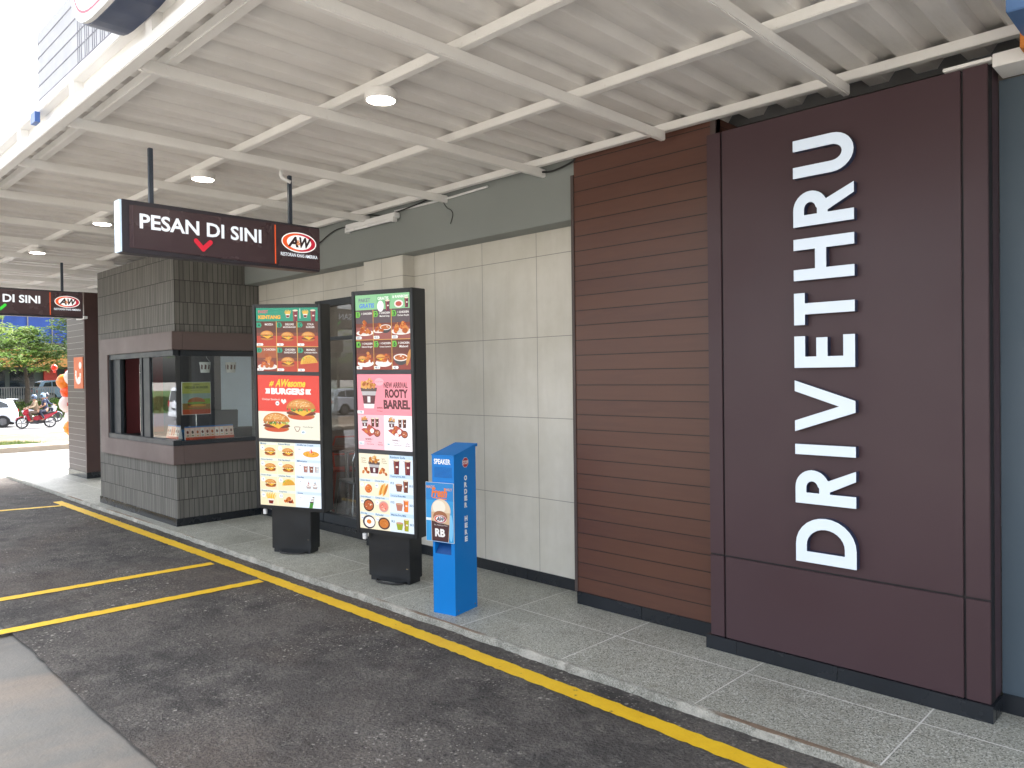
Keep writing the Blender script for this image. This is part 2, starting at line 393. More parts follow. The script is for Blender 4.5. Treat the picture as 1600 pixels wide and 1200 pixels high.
LAMPE = emis("lamp_diffuser", (1.0, .93, .80), 5.0)

# ------------------------------------------------------------------ ground
def gz(x): return -.06 if x > -16 else max(-.78, -.06-.04*(-16-x))
m = MB(); xs = [900, 60, 15, 5, -5, -16, -20, -25, -30, -33.5, -34.5, -60, -120, -900]; ys = [-900, -120, -60, -30, -15, -5, 5, 15, 30, 60, 120, 900]
vv = [(x, y, gz(x)) for x in xs for y in ys]; ny = len(ys)
m.add(vv, [(i*ny+j, i*ny+j+1, (i+1)*ny+j+1, (i+1)*ny+j) for i in range(len(xs)-1) for j in range(ny-1)])
tag(m.build("ground", CONC), kind='structure')
# asphalt lane with a ragged edge where the concrete starts
rr = random.Random(3); m = MB(); pts = [(6, 3.24), (-15.4, 3.24), (-15.4, -4), (-6.35, -4), (-6.35, 1.2)]
x = -6.3; wob = 0.
while x < 6: wob = wob*.93+rr.uniform(-.0045, .0045); pts.append((x, 1.215+wob+rr.uniform(-.003, .003))); x += .03
m.add([(a, b, -.038) for a, b in pts], [list(range(len(pts)))[::-1]]); tag(m.build("lane_asphalt", ASPH), kind='structure')
# pavement
m = MB(); m.box(-15.35, 3.215, -.3, 6, 4.9, 0.); tag(m.build("pavement", TERR), kind='structure')
m = MB(); vs = []; fs = []; n = 0; rr = random.Random(5); x = -15.35
prof = [(3.222, .0025), (3.208, .0012), (3.200, -.006), (3.194, -.020), (3.184, -.09)]
cols_ = 0
while x < 6:
    wb = (wb*.9+rr.uniform(-.004, .004)) if cols_ else 0.
    for k, (y, z) in enumerate(prof):
        j = rr.uniform(-.008, .008) if k > 0 else 0
        vs.append((x, y+j*.7+wb*(k > 0), z+j*.3)); 
    cols_ += 1; x += .045
for i in range(cols_-1):
    for k in range(4): fs.append((i*5+k, i*5+k+1, (i+1)*5+k+1, (i+1)*5+k))
m.add(vs, fs); m.box(-15.4, 3.215, -.09, -15.35, 4.9, .0); tag(m.build("kerb", KERB), kind='structure')
# small dirty wedge of asphalt against the kerb is part of the lane; yellow lines
def strip(pts, wd, name, side=None, seed=1, jit=.0055):
    r_ = random.Random(seed); m = MB(); A = []; B = []
    for (x0, y0), (x1, y1) in zip(pts, pts[1:]):
        L = math.hypot(x1-x0, y1-y0); n = max(2, int(L/.035)); nx, ny_ = -(y1-y0)/L, (x1-x0)/L
        for i in range(n+1):
            t = i/n; x = x0+(x1-x0)*t; y = y0+(y1-y0)*t
            A.append((x+nx*(wd/2+r_.uniform(-jit, jit)), y+ny_*(wd/2+r_.uniform(-jit, jit)), -.034)); B.append((x-nx*(wd/2+r_.uniform(-jit, jit)), y-ny_*(wd/2+r_.uniform(-jit, jit)), -.034))
    n = len(A); m.add(A+B, [(i, i+1, n+i+1, n+i) for i in range(n-1)])
    return tag(m.build(name, YEL), kind='structure')
def gpix(px, py, z=-.034):
    d = r2*((px-800)/1185.65)-u2*((py-600)/1185.65)+fw; t = (z-1.6)/d.z; return (d.x*t, d.y*t)
yl = [(-11.7, 3.02), (-7.0, 3.032), (-4.2, 3.020), (-2.2, 2.985), (-1.3, 2.955), (.6, 2.88)]
strip(yl, .110, "yellow_edge_line", seed=2)
for k, (a, b) in enumerate((((332, 880), (-60, 947)), ((408, 907), (-60, 1000)), ((96, 790), (-60, 803)))):
    a = gpix(*a); b = gpix(*b); strip([a, b], .105, "yellow_stripe", seed=9+k)
# beyond the lane: driveway, kerb, soil verge, street, far verge
m = MB(); m.add([(-15.4, -30, -.046), (-15.4, 60, -.046), (-16, 60, -.052), (-16, -30, -.052), (-25.7, -30, gz(-25.7)+.006), (-25.7, 60, gz(-25.7)+.006)], [(0, 1, 2, 3), (3, 2, 5, 4)])
tag(m.build("driveway", PALEC), kind='structure')
KERBP = m_concrete("pale_kerb", (.20, .165, .125), (.26, .22, .175), .3)
m = MB(); y = -30.
while y < 60:
    m.box(-27.1, y, -.75, -25.85+rr.uniform(-.02, .02), y+2.17, gz(-25.9)+.15+rr.uniform(-.01, .01)); y += 2.2
tag(m.build("street_kerb", KERBP, bevel=.03), kind='structure')
SOIL = m_soil("pale_soil", (.13, .098, .07), (.17, .133, .097), (.10, .092, .045))
m = MB(); vs = []; fs = []; nx_ = 14; ny_ = 60
for i in range(nx_):
    for j in range(ny_):
        x = -27.0-13.2*i/(nx_-1); y = -30+90*j/(ny_-1); vs.append((x, y, gz(x)+.07*(1-i/(nx_-1))+.02+rr.uniform(-.02, .03)))
for i in range(nx_-1):
    for j in range(ny_-1): fs.append((i*ny_+j, i*ny_+j+1, (i+1)*ny_+j+1, (i+1)*ny_+j))
m.add(vs, fs); tag(m.build("soil_verge", SOIL), kind='structure')
m = MB(); m.box(-56.2, -90, -.9, -40.2, 90, -.745); tag(m.build("street", m_concrete("street_surface", (.078, .078, .084), (.105, .105, .112))), kind='structure')
GRASSM = m_soil("grass_bank_green", (.03, .06, .014), (.06, .10, .025), (.10, .10, .04))
m = MB(); vs = []; xs = [-56.0, -57, -59, -62, -66, -110]; hz = [-.74, -.6, -.35, -.05, .05, .1]
for i, x in enumerate(xs):
    for j in range(61): vs.append((x, -90+3*j, hz[i]+rr.uniform(-.05, .08)*(i > 0)))
m.add(vs, [(i*61+j, i*61+j+1, (i+1)*61+j+1, (i+1)*61+j) for i in range(5) for j in range(60)])
tag(m.build("grass_bank", GRASSM), kind='structure')
def tufts(name, n, xr, yr, zf, h, mat, seed):
    r_ = random.Random(seed); m = MB()
    for _ in range(n):
        x = r_.uniform(*xr); y = r_.uniform(*yr); z = zf(x)
        for k in range(5):
            a = r_.uniform(0, 6.28); hh = h*r_.uniform(.5, 1.3); w_ = h*.12; dx, dy = math.cos(a), math.sin(a); l = hh*.5
            m.add([(x-dy*w_, y+dx*w_, z-.02), (x+dy*w_, y-dx*w_, z-.02), (x+dx*l, y+dy*l, z+hh)], [(0, 1, 2)])
    return tag(m.build(name, mat), kind='stuff')
G1 = m_leaf("grass_blade", (.035, .07, .015), (.08, .13, .03), (.14, .15, .05))
tag(tufts("verge_grass", 900, (-31.5, -27.2), (4.0, 6.9), lambda x: gz(x)+.07, .16, G1, 4), "short dry grass growing on the pale soil behind the street kerb", "grass")
def bankz(x): return max(-.74, min(.05, -.74+(-56-x)*.12))
tag(tufts("bank_grass", 5000, (-63, -56.4), (-22, 20), bankz, .38, G1, 5), "green grass covering the bank on the far side of the street", "grass")

# ------------------------------------------------------------------ restaurant building
bld = thing("restaurant_building", (-7, 4.33, 0), "long restaurant side wall of pale stone tiles, brown planks and slate paint under the canopy", "building")
W = dict(parent=bld, world=True)
m = MB(); m.box(-8.43, 4.33, .085, -7.2, 4.5, 2.72); m.box(-5.48, 4.33, .085, -3.42, 4.5, 2.72); m.box(-7.2, 4.33, 2.425, -6.09, 4.5, 2.72)
m.build("tiled_wall", WTILE, **W)
t = NT("pillar_tile"); m2 = t
PT = m_whitetile(); m = MB(); m.box(-6.09, 4.20, .085, -5.48, 4.5, 2.72); m.build("tiled_pillar", WTILE, bevel=.003, **W)
m = MB(); m.box(-8.425, 4.15, 2.705, -3.405, 4.5, 3.35); m.build("beam", GREYP, bevel=.004, **W)
m = MB(); m.box(-3.405, 4.11, .085, -2.30, 4.5, 3.13); m.build("plank_panel", PLANK, **W)
m = MB(); m.box(-3.43, 4.103, .085, -3.405, 4.5, 3.0); m.box(-2.335, 4.1, 2.97, -2.30, 4.16, 3.13); m.build("edge_trim", plain("trim", (.07, .05, .045), .5), **W)
m = MB(); x = -5.47
for a, b, y in ((-8.42, -7.2, 4.32), (-7.2, -6.095, 4.30), (-6.095, -5.475, 4.19), (-5.475, -3.41, 4.32), (-3.41, -2.32, 4.10)):
    nn = max(1, round((b-a)/.61)); 
    for k in range(nn): m.box(a+(b-a)*k/nn+.0015, y, 0.0, a+(b-a)*(k+1)/nn-.0015, y+.15, .085)
m.build("skirting", BLACKT, **W)
m = MB(); m.box(-.856, 4.14, .085, 6, 4.5, 2.95); m.build("slate_wall", SLATE, **W)
m = MB(); m.box(-.85, 4.12, 0, 6, 4.3, .085); m.build("slate_skirting", BLACKT, **W)
m = MB(); m.box(-15, 4.36, 3.13, 6, 4.6, 3.5); m.build("dark_soffit", plain("soffit", (.10, .10, .10), .7), **W)
m = MB(); m.box(-15.0, 3.7, 3.45, 6, 9, 7.6); m.build("upper_wall", UPW, **W)
ln = MB()
for k in range(13): ln.box(-15.0, 3.692, 4.5+k*.2415, 6, 3.7, 4.515+k*.2415)
for k in range(34):
    if k % 4: ln.box(-12.9+k*.085, 3.694, 4.5, -12.888+k*.085, 3.7, 7.5)
ln.build("wall_joint", plain("joint_grey", (.20, .205, .23), .7), **W)
# rear shell of the rooms behind the glass, +x end open to admit light
m = MB(); INW = plain("interior_wall", (.26, .225, .19), .7)
m.box(-8.43, 4.5, -.02, 6, 9, .012); m.box(-8.6, 4.72, 0, -8.43, 9, 3.1); m.box(-8.6, 4.5, 3.0, 6, 9.0, 3.1)
m.build("dining_room_shell", INW, **W)
m = MB(); m.box(-15, 9, -.1, 6, 9.2, 7.6); m.build("rear_wall", UPW, **W)
# glazed door
dr = MB(); dr.box(-7.2, 4.335, .085, -7.09, 4.42, 2.43); dr.box(-6.2, 4.335, .085, -6.095, 4.42, 2.43); dr.box(-7.09, 4.335, 2.36, -6.2, 4.42, 2.43); dr.box(-7.09, 4.337, .085, -6.2, 4.42, .175); dr.box(-7.09, 4.339, 2.0, -6.2, 4.41, 2.035)
door = dr.build("glass_door", DARKF, bevel=.004, **W)
gl = MB(); gl.box(-7.09, 4.372, .175, -6.2, 4.378, 2.0); gl.build("pane", GLASSD, parent=door, world=True)
gl = MB(); gl.box(-7.09, 4.372, 2.035, -6.2, 4.378, 2.36); gl.build("fanlight_pane", GLASSD, parent=door, world=True)
hm = MB(); hm.tube([(-6.9, 4.335, .95), (-6.9, 4.29, .97), (-6.9, 4.29, 1.35), (-6.9, 4.335, 1.37)], .012); 
# cladding panel with DRIVETHRU
cl = thing("cladding_panel_sign", (-1.58, 4.0, 0), "tall dark aubergine wall panel carrying big white DRIVETHRU letters", "sign panel")
C_ = dict(parent=cl, world=True)
m = MB(); X0, X1, X2, X3 = -2.285, -2.188, -.967, -.858; g = .005
for a, b in ((X0, X1), (X1, X2), (X2, X3)):
    m.box(a+g, 3.96, .080, b-g, 4.02, .552-g); m.box(a+g, 3.96, .552+g, b-g, 4.02, 2.985)
m.build("panel", PURPLE, bevel=.0025, **C_)
m = MB(); m.box(X0+.003, 3.972, .08, X3-.003, 4.13, 2.98); m.box(X3-.006, 4.02, .085, X3-.001, 4.13, 2.98); m.build("backing", PURPD, **C_)
m = MB(); m.box(X3-.03, 4.024, .09, X3-.0005, 4.137, 2.983); m.build("return_panel", PURPLE, **C_)
m = MB(); xx = [-2.305, -2.11, -1.545, -.85]
for a, b in zip(xx, xx[1:]): m.box(a+.001, 3.945, 0, b-.001, 4.0, .078)
m.box(-.875, 4.002, 0, -.85, 4.12, .078); m.build("skirting", BLACKT, **C_)
def poly_letter(outer, holes, x_top, x_bot, z0, z1):
    # letter coords (u right, v up) 0..1 ; on the wall u -> +z, v -> -x
    cu = bpy.data.curves.new("l", 'CURVE'); cu.dimensions = '2D'; cu.fill_mode = 'BOTH'; cu.extrude = .02
    for pts in [outer]+holes:
        sp = cu.splines.new('POLY'); sp.points.add(len(pts)-1); sp.use_cyclic_u = True
        for q, (u, v) in zip(sp.points, pts): q.co = (u, v, 0, 1)
    ob = bpy.data.objects.new("l", cu); COL.objects.link(ob)
    me = bpy.data.meshes.new_from_object(ob.evaluated_get(bpy.context.evaluated_depsgraph_get())); bpy.data.objects.remove(ob); bpy.data.curves.remove(cu)
    m = MB(); vs = [(x_bot+(x_top-x_bot)*v.co.y, 3.94+v.co.z, z0+(z1-z0)*v.co.x) for v in me.vertices]
    for p in me.polygons:
        front = abs(p.normal.z) > .5 and p.center.z > .01
        m.f.append(None); m.f.pop()
    m.v = vs
    for p in me.polygons:
        zc = sum(me.vertices[i].co.z for i in p.vertices)/len(p.vertices)
        m.f.append(list(p.vertices)); m.mi.append(0 if zc < -.0199 else 1); m.c.append(None)
    return m
HL = .312
def arc(cx, cy, a, b, t0, t1, n=14): return [(cx+a*math.cos(R(t0+(t1-t0)*i/n)), cy+b*math.sin(R(t0+(t1-t0)*i/n))) for i in range(n+1)]
def mk(ch, z0, z1):
    w_ = z1-z0; s = .058/w_; sv = .058/HL; holes = []
    if ch == 'D':
        o = [(0, 0), (.38, 0)]+arc(.38, .5, .62, .5, -90, 90)[1:]+[(0, 1)]
        holes = [[(s, sv), (.38, sv)]+arc(.38, .5, .62-s, .5-sv, -90, 90)[1:]+[(s, 1-sv)]]
    elif ch == 'R':
        o = [(0, 0), (s, 0), (s, .42-0.0), (s+.06, .42), (.72, 0), (1.0, 0), (.68, .44)]+arc(.45, .71, .50, .29, -62, 90)+[(0, 1)]
        holes = [[(s, .42+sv*.95), (.45, .42+sv*.95)]+arc(.45, .715, .5-s, .285-sv, -75, 90)+[(s, 1-sv)]]
    elif ch == 'I': o = [(0, 0), (1, 0), (1, 1), (0, 1)]
    elif ch == 'V': o = [(.39, 0), (.61, 0), (1, 1), (.79, 1), (.50, .26), (.21, 1), (0, 1)]
    elif ch == 'E': o = [(0, 0), (1, 0), (1, sv), (s, sv), (s, .44), (.94, .44), (.94, .44+sv), (s, .44+sv), (s, 1-sv), (1, 1-sv), (1, 1), (0, 1)]
    elif ch == 'T': o = [(.5-s/2, 0), (.5+s/2, 0), (.5+s/2, 1-sv), (1, 1-sv), (1, 1), (0, 1), (0, 1-sv), (.5-s/2, 1-sv)]
    elif ch == 'H': o = [(0, 0), (s, 0), (s, .45), (1-s, .45), (1-s, 0), (1, 0), (1, 1), (1-s, 1), (1-s, .45+sv), (s, .45+sv), (s, 1), (0, 1)]
    elif ch == 'U': o = [(0, 1), (0, .35)]+arc(.5, .35, .5, .35, 180, 360)[1:]+[(1, 1), (1-s, 1), (1-s, .36)]+arc(.5, .36, .5-s, .36-sv, 0, -180)[1:]+[(s, 1)]
    poly_letter(o, holes, -1.748, -1.436, z0, z1).build("letter", [LETTER, LETSIDE], **C_)
for ch, a, b in (('D', .604, .843), ('R', .913, 1.099), ('I', 1.170, 1.224), ('V', 1.291, 1.560), ('E', 1.626, 1.792), ('T', 1.851, 2.018), ('H', 2.084, 2.302), ('R', 2.366, 2.556), ('U', 2.623, 2.822)): mk(ch, a, b)
# white lintel and blue hanging fascia box at right
m = MB(); m.box(-1.04, 3.940, 2.988, -.843, 4.0, 3.003); m.box(-.84, 3.94, 2.952, 2, 4.13, 3.012)
lt = m.build("white_lintel_beam", STEEL, bevel=.003); tag(lt, "short white steel beam capping the dark panel and slate wall at the right edge", "beam")
fb = thing("fascia_box", (0, 3.5, 3.0), "blue box sign with orange trim in the top right corner above the slate wall", "sign")
m = MB(); m.box(-.70, 3.5, 3.0, 1.6, 3.80, 3.29); m.build("box", [plain("fascia_blue", (.09, .19, .40), .4)], parent=fb, world=True, bevel=.004)
m = MB(); m.box(-.71, 3.802, 2.955, 1.6, 3.90, 3.06); m.build("trim", plain("fascia_orange", (.65, .22, .03), .4), parent=fb, world=True, bevel=.003)

# far pillar with poster, plank wall beyond the booth
pil = thing("entrance_pillar", (-14.25, 4.2, 0), "brown plank pillar with pale joints at the far end of the canopy", "pillar")
P_ = dict(parent=pil, world=True)
m = MB(); m.box(-14.73, 4.0, .1, -13.80, 4.6, 3.1); m.build("shaft", PLANKP, **P_)
m = MB(); m.box(-13.80, 3.99, .1, -13.74, 4.6, 3.12); m.build("side_cladding", plain("side_brown", (.07, .035, .03), .4), **P_)
m = MB(); m.box(-14.74, 3.985, 0, -13.73, 4.61, .1); m.build("skirting", BLACKT, **P_)
m = MB(); m.box(-13.95, 3.93, 2.62, -13.55, 3.985, 2.66); m.build("bracket", WHITEP, **P_)
po = thing("wall_poster", (-14.08, 3.99, 1.75), "orange poster with white curved shapes on the far brown pillar", "poster")
m = MB(); m.box(-14.32, 3.985, 1.485, -13.85, 3.998, 2.01); m.build("board", plain("poster_orange", (.72, .16, .04), .5), parent=po, world=True)
p = Print(); p.y = 3.985
for k in range(10):
    a0 = R(150+k*22); a1 = R(150+(k+1)*22); p.line([(-14.1+.12*math.cos(a0), 1.72+.13*math.sin(a0)), (-14.1+.12*math.cos(a1), 1.72+.13*math.sin(a1))], .075, 'f3efe6', 1+k % 2)
p.ell(-13.98, 1.87, .07, .06, 'f3efe6', 3); p.ell(-14.05, 1.62, .09, .06, 'f3efe6', 3)
p.build("print", PRINT, parent=po, world=True)
# balloons
BAL = [(-15.3, 4.10, 1.60, .135, 'ff8a2a', "orange balloon, topmost behind the far pillar"), (-15.15, 4.20, 1.68, .15, 'f0e4dc', "large cream balloon at the top of the string behind the pillar"),
       (-15.3, 4.17, 1.43, .14, 'ff5a1e', "red-orange balloon directly under the top pair"), (-15.3, 4.15, 1.20, .15, 'f6dcd6', "cream balloon with small red print, middle of the string"),
       (-15.3, 4.23, .98, .14, 'fae8e2', "pale pink-white balloon above the lowest orange one"), (-15.3, 4.21, .77, .14, 'ff9228', "orange balloon lowest on the string by the pillar"), (-15.6, 4.02, 1.86, .055, 'e8402a', "small red balloon above the others near the pillar")]
for x, y, z, r, c, lb in BAL:
    t = thing("balloon", (x, y, z-r), lb, "balloon", "balloons on a string by the far pillar")
    MB().lathe([(.001, r*1.05), (r*.45, r*.95), (r*.8, r*.6), (r, 0.05*r), (r*.86, -r*.5), (r*.5, -r*.9), (r*.1, -r*1.12), (.001, -r*1.13)], (0, 0, r)).build("envelope", plain("balloon_"+c, lin(c), .25, 0, .03, 2), t, smooth='all')
    MB().lathe([(.001, .0), (.018, -.012), (.02, -.03), (.001, -.03)], (0, 0, -.1*r)).build("knot", plain("knot_"+c, lin(c), .4), t)
    if 'red print' in lb:
        mm = MB(); mm.box(-.03+r, -.05, r-.03, .002+r, .01, r+.03); mm.build("printed_mark", plain("mark_red", (.6, .05, .04)), t)
# ------------------------------------------------------------------ order booth
bo = thing("order_booth", (-9.6, 3.34, 0), "grey ribbed-tile drive-through booth with a brown banded corner window", "booth")
B_ = dict(parent=bo, world=True); bx0, bx1, by = -10.93, -8.43, 3.34
m = MB()
m.box(bx0, by, .085, bx1, by+.12, .70); m.box(bx0, by, 2.11, bx1, by+.12, 3.03)           # front below/above
m.box(bx0, by, .70, bx0+.28, by+.12, 2.11)
m.box(bx1-.12, by+.12, .085, bx1, 4.33, .70); m.box(bx1-.12, by+.12, 2.11, bx1, 4.33, 3.03); m.box(bx0, by+.12, .085, bx0+.12, 4.6, 3.03)
m.box(bx1-.12, 4.28, .70, bx1, 4.34, 2.11)
m.build("wall", RIB, **B_)
m = MB(); m.box(bx0-.005, by-.012, 0, bx1+.012, by+.1, .085); m.box(bx1-.1, by+.1, 0, bx1+.012, 4.31, .085); m.build("skirting", BLACKT, **B_)
m = MB(); f = .05
m.box(-10.74, by-f, 1.935, bx1+f, by+.06, 2.135); m.box(-10.74, by-f, .68, bx1+f, by+.06, .885)
m.box(-10.74, by-f, .885, -10.44, by+.06, 1.935)
m.box(bx1-.06, by+.06, 1.935, bx1+f, 4.27, 2.135); m.box(bx1-.06, by+.06, .68, bx1+f, 4.27, .885)
m.build("band", BAND, bevel=.004, **B_)
m = MB()
m.box(-10.44, by-.03, 1.87, bx1+.02, by+.03, 1.933); m.box(-10.44, by-.045, .887, bx1+.035, by+.05, .945)
m.box(bx1-.03, by+.05, 1.87, bx1+.02, 4.27, 1.933); m.box(bx1-.05, by+.052, .887, bx1+.035, 4.27, .93)
m.box(-10.44, by-.03, .945, -10.40, by+.03, 1.87); m.box(-9.42, by-.02, .945, -9.35, by+.03, 1.87); m.box(-9.33, by-.012, .945, -9.14, by+.03, 1.87)
m.box(-10.38, by+.0, .945, -10.14, by+.04, 1.87)
wf = m.build("window_frame", DARKF, bevel=.003, **B_)
m = MB(); m.box(-9.14, by+.004, .945, bx1-.004, by+.010, 1.87); m.build("front_pane", GLASS, parent=wf, world=True)
m = MB(); m.box(bx1-.012, by+.012, .93, bx1-.006, 4.27, 1.87); m.build("side_pane", GLASS, parent=wf, world=True)
m = MB(); m.box(-9.405, by-.028, 1.0, -9.395, by-.02, 1.80); m.build("handle_strip", CHROME, parent=wf, world=True)
BW = plain("booth_inner_wall", (.68, .78, .85), .5, 0, .05); BDK = plain("booth_dark_wall", (.045, .045, .05), .5)
m = MB(); m.box(-10.815, 3.46, 0, -10.795, 4.93, 2.35); m.box(-12.6, 9.0, 0, -8.6, 9.1, 3.0); m.box(bx0+.12, 3.47, 2.35, -8.56, 9, 2.4, ); m.build("inner_dark_wall", BDK, **B_)
m = MB(); m.box(-11.3, 4.95, 0, -11.2, 9, 2.4); m.box(-11.2, 6.6, 0, -8.62, 6.7, 2.35); m.build("inner_pale_wall", BW, **B_)
m = MB(); m.box(-10.8, 3.47, .0, -8.56, 3.95, .86); m.box(-8.95, 3.95, 0, -8.56, 4.8, .86); m.build("counter", plain("counter_dark", (.03, .032, .035), .4), **B_)
m = MB(); m.box(-10.81, 3.47, -.02, -8.55, 6.6, .01); m.build("booth_floor", plain("booth_floor_grey", (.2, .2, .2), .6), **B_)
m = MB(); m.box(-10.79, 3.62, .9, -10.77, 4.1, 2.0); m.build("red_door", plain("dark_red", (.18, .03, .035), .5), **B_)
# things in the booth window
def cup(x, y, z, lb):
    t = thing("paper_cup", (x, y, z), lb, "cup", "paper cups hung in the booth window")
    MB().lathe([(.001, 0), (.048, 0), (.062, .115), (.065, .12), (.060, .12), (.05, .02), (.001, .02)], n=24).build("cup_body", plain("cup_white", (.75, .74, .70), .5), t, smooth=True)
    mm = MB()
    for k in range(7):
        a = R(-100+k*40); r_ = .0565
        mm.add([(r_*math.cos(a-.2), r_*math.sin(a-.2), .04), (r_*math.cos(a+.15), r_*math.sin(a+.15), .035), (.0605*math.cos(a+.22), .0605*math.sin(a+.22), .085), (.061*math.cos(a-.1), .061*math.sin(a-.1), .095)], [(0, 1, 2, 3)])
    mm.build("brown_pattern", plain("cup_brown", (.10, .03, .02), .5), t)
    MB().tube([(0, .06, .12), (0, .02, .17), (0, 0, .28)], .002, 6).build("string", plain("string", (.6, .6, .6)), t)
cup(-8.60, 3.745, 1.685, "white paper cup with brown pattern hanging beside the poster in the booth window"); cup(-8.62, 4.06, 1.685, "white paper cup hanging alone against the pale booth wall, right of the other cup")
t = thing("counter_poster", (-8.60, 3.64, .93), "green and orange VEGGIE BURGER poster on a stand in the booth window", "poster", rz=R(90))
m = MB(); m.box(-.165, .0, .28, .165, .008, .65); m.build("board", WHITEP, t)
p = Print(); p.y = -.001; p.rect(-.16, .285, .16, .645, 'b9bd62', 0); p.rect(-.16, .33, .16, .52, '9fb3a8', 1); p.rect(-.16, .285, .16, .34, 'c2552f', 2)
p.text("GARDEN", -.06, .612, .06, .625, '3c4a22', 3); p.text("VEGGIE BURGER", -.135, .575, .135, .602, '38421c', 3, .02); p.text("MEATLESS PATTY", -.1, .55, .1, .562, '6f7a3c', 3)
p.rect(-.16, .34, .16, .41, '9a7a3e', 2); p.ell(0, .42, .10, .055, 'b56a35', 4, 0, 180); p.ell(0, .41, .105, .015, '7da53a', 5); p.ell(0, .395, .10, .02, '7a3d22', 4); p.ell(.02, .385, .09, .012, 'e2a73c', 6); p.rect(-.1, .36, .1, .382, 'c07a3c', 5); p.rect(.08, .4, .16, .46, '8fae3c', 3)
p.build("print", PRINT, t)
MB().tube([(0, .01, .0), (0, .012, .4)], .006).build("stand", CHROME, t)
def strip_card(loc, rz, w_, lb):
    t = thing("menu_card_strip", loc, lb, "menu card", rz=rz)
    m = MB(); m.prism([(-w_/2, 0, 0), (-w_/2, .05, 0), (-w_/2, .03, .15)], (w_, 0, 0)); m.build("card", WHITEP, t)
    p = Print(); p.y = -.001; r_ = random.Random(int(w_*100))
    p.rect(-w_/2, 0, w_/2, .15, 'f0c4ae', 0); p.rect(-w_/2, 0, w_/2, .028, 'd6502c', 1); p.rect(-w_/2, .135, w_/2, .15, '3c78b8', 1)
    n = int(w_/.055)
    for k in range(n):
        cx = -w_/2+(k+.5)*w_/n; p.rect(cx-.021, .035, cx+.021, .125, r_.choice(['f7ece2', 'e99a7a', 'f4d9c8']), 2)
        p.ell(cx, .085, .013, .018, r_.choice(['7a2a1c', 'c2622a', '4b2417']), 3, n=10); p.rect(cx-.012, .042, cx+.012, .052, r_.choice(['c23a22', '4f7a3c', 'e0a030']), 3)
    for i, v in enumerate(p.v): p.v[i] = (v[0], v[1]+v[2]*.2, v[2])
    p.build("print", PRINT, t); return t
strip_card((-8.70, 3.40, .946), 0, .34, "colourful price card strip standing inside the front pane of the booth"); strip_card((-8.52, 3.76, .931), R(90), .56, "colourful price card strip standing inside the side pane of the booth")
t = thing("order_terminal", (-8.95, 4.12, .86), "black order terminal with tilted screen on the booth counter", "terminal", rz=R(60))
m = MB(); m.box(-.16, -.03, .16, .16, .0, .38, rot=Matrix.Rotation(R(-15), 3, 'X')); m.build("screen", BLACK, t, bevel=.006)
m = MB(); m.box(-.05, -.02, .01, .05, .08, .2); m.box(-.14, -.10, .0, .14, .12, .03); m.build("base", BLACK, t, bevel=.005)
t = thing("printer", (-8.80, 4.3, .86), "low black receipt printer beside the order terminal", "printer"); m = MB(); m.box(-.13, -.16, 0, .08, .16, .16); m.build("case", BLACK, t, bevel=.01)
m = MB(); m.box(-.09, -.1, .161, .03, .1, .168); m.build("lid", plain("printer_lid", (.04, .04, .045), .3), t)
t = thing("tissue_pack", (-8.85, 3.66, .86), "blue plastic pack with white top on the booth counter", "pack"); m = MB(); m.box(-.1, -.12, 0, .1, .12, .17); m.build("wrap", plain("pack_blue", (.01, .12, .3), .3), t, bevel=.03, smooth=True)
m = MB(); m.lathe([(.001, .21), (.018, .2), (.02, .172), (.001, .172)]); m.build("cap", WHITEP, t)

# ------------------------------------------------------------------ canopy
ca = thing("canopy", (-6, 1.3, 3.05), "white steel canopy with corrugated sheet roof over the drive-through lane", "canopy"); K = dict(parent=ca, world=True)
CX0 = -15.6
for k in range(14):
    x = -.46-1.093*k
    if k == 0: continue
    yend = (4.06, 4.13, 4.04, 4.16, 4.15)[k % 5]
    if -11.1 < x < -8.3: yend = 4.05 if False else 3.9
    m = MB(); m.box(x, 1.331, 3.05, x+.036, {1: 4.10, 2: 4.045, 3: 4.165, 4: 4.165, 5: 4.145}.get(k, 4.14) if not (-11.1 < x < -8.45) else 3.335, 3.108); m.build("rafter", STEEL, bevel=.005, **K)
for y0 in (1.445, 2.338, 3.207, 4.040):
    m = MB(); m.box(CX0, y0, 3.109, -.735, y0+.050, 3.158); m.build("purlin", STEEL, bevel=.004, **K)
m = MB(); pit = .237; x = -.735-.0; vs = []; prof = []
x = -.461
xs = []
k = 0
while x > CX0:
    for dx, z in ((0, 0), (-.098, 0), (-.132, 1), (-.207, 1)): xs.append((x+dx, 3.160+.045*z))
    x -= pit; k += 1
xs = [q for q in xs if q[0] <= -.741]; xs = [(-.741, xs[0][1])]+xs; n = len(xs); th = .0012
ys_ = [1.332, 2.4, 3.27, 4.355]
vs = [(a, y, b+d) for d in (0, th) for y in ys_ for a, b in xs]; fs = []
for d in range(2):
    for j in range(3):
        for i in range(n-1): o = d*4*n; fs.append((o+j*n+i, o+j*n+i+1, o+(j+1)*n+i+1, o+(j+1)*n+i))
m.add(vs, fs); m.build("roof_sheet", SHEET, **K)
m = MB(); m.box(-.74, 1.3, 3.33, 1.7, 4.355, 3.335); m.build("unseen_end_sheet", SHEET, **K)  # unseen roof piece, length chosen to let light in from the right
for i in range(1): 
    m = MB(); m.box(.6+1.6*i, 1.335, 3.2, .65+1.6*i, 3.4, 3.3); m.build("rafter", STEEL, **K)
m = MB(); m.box(CX0, 1.27, 3.052, 1.7, 1.330, 3.112); m.build("fascia_lower_rail", STEEL, bevel=.004, **K)
m = MB(); m.box(CX0, 1.27, 3.205, 1.7, 1.33, 3.262); m.build("fascia_upper_rail", STEEL, bevel=.004, **K)
m = MB(); m.box(CX0, 1.322, 3.135, 1.7, 1.329, 3.204); m.build("closure_strip", STEEL, **K)
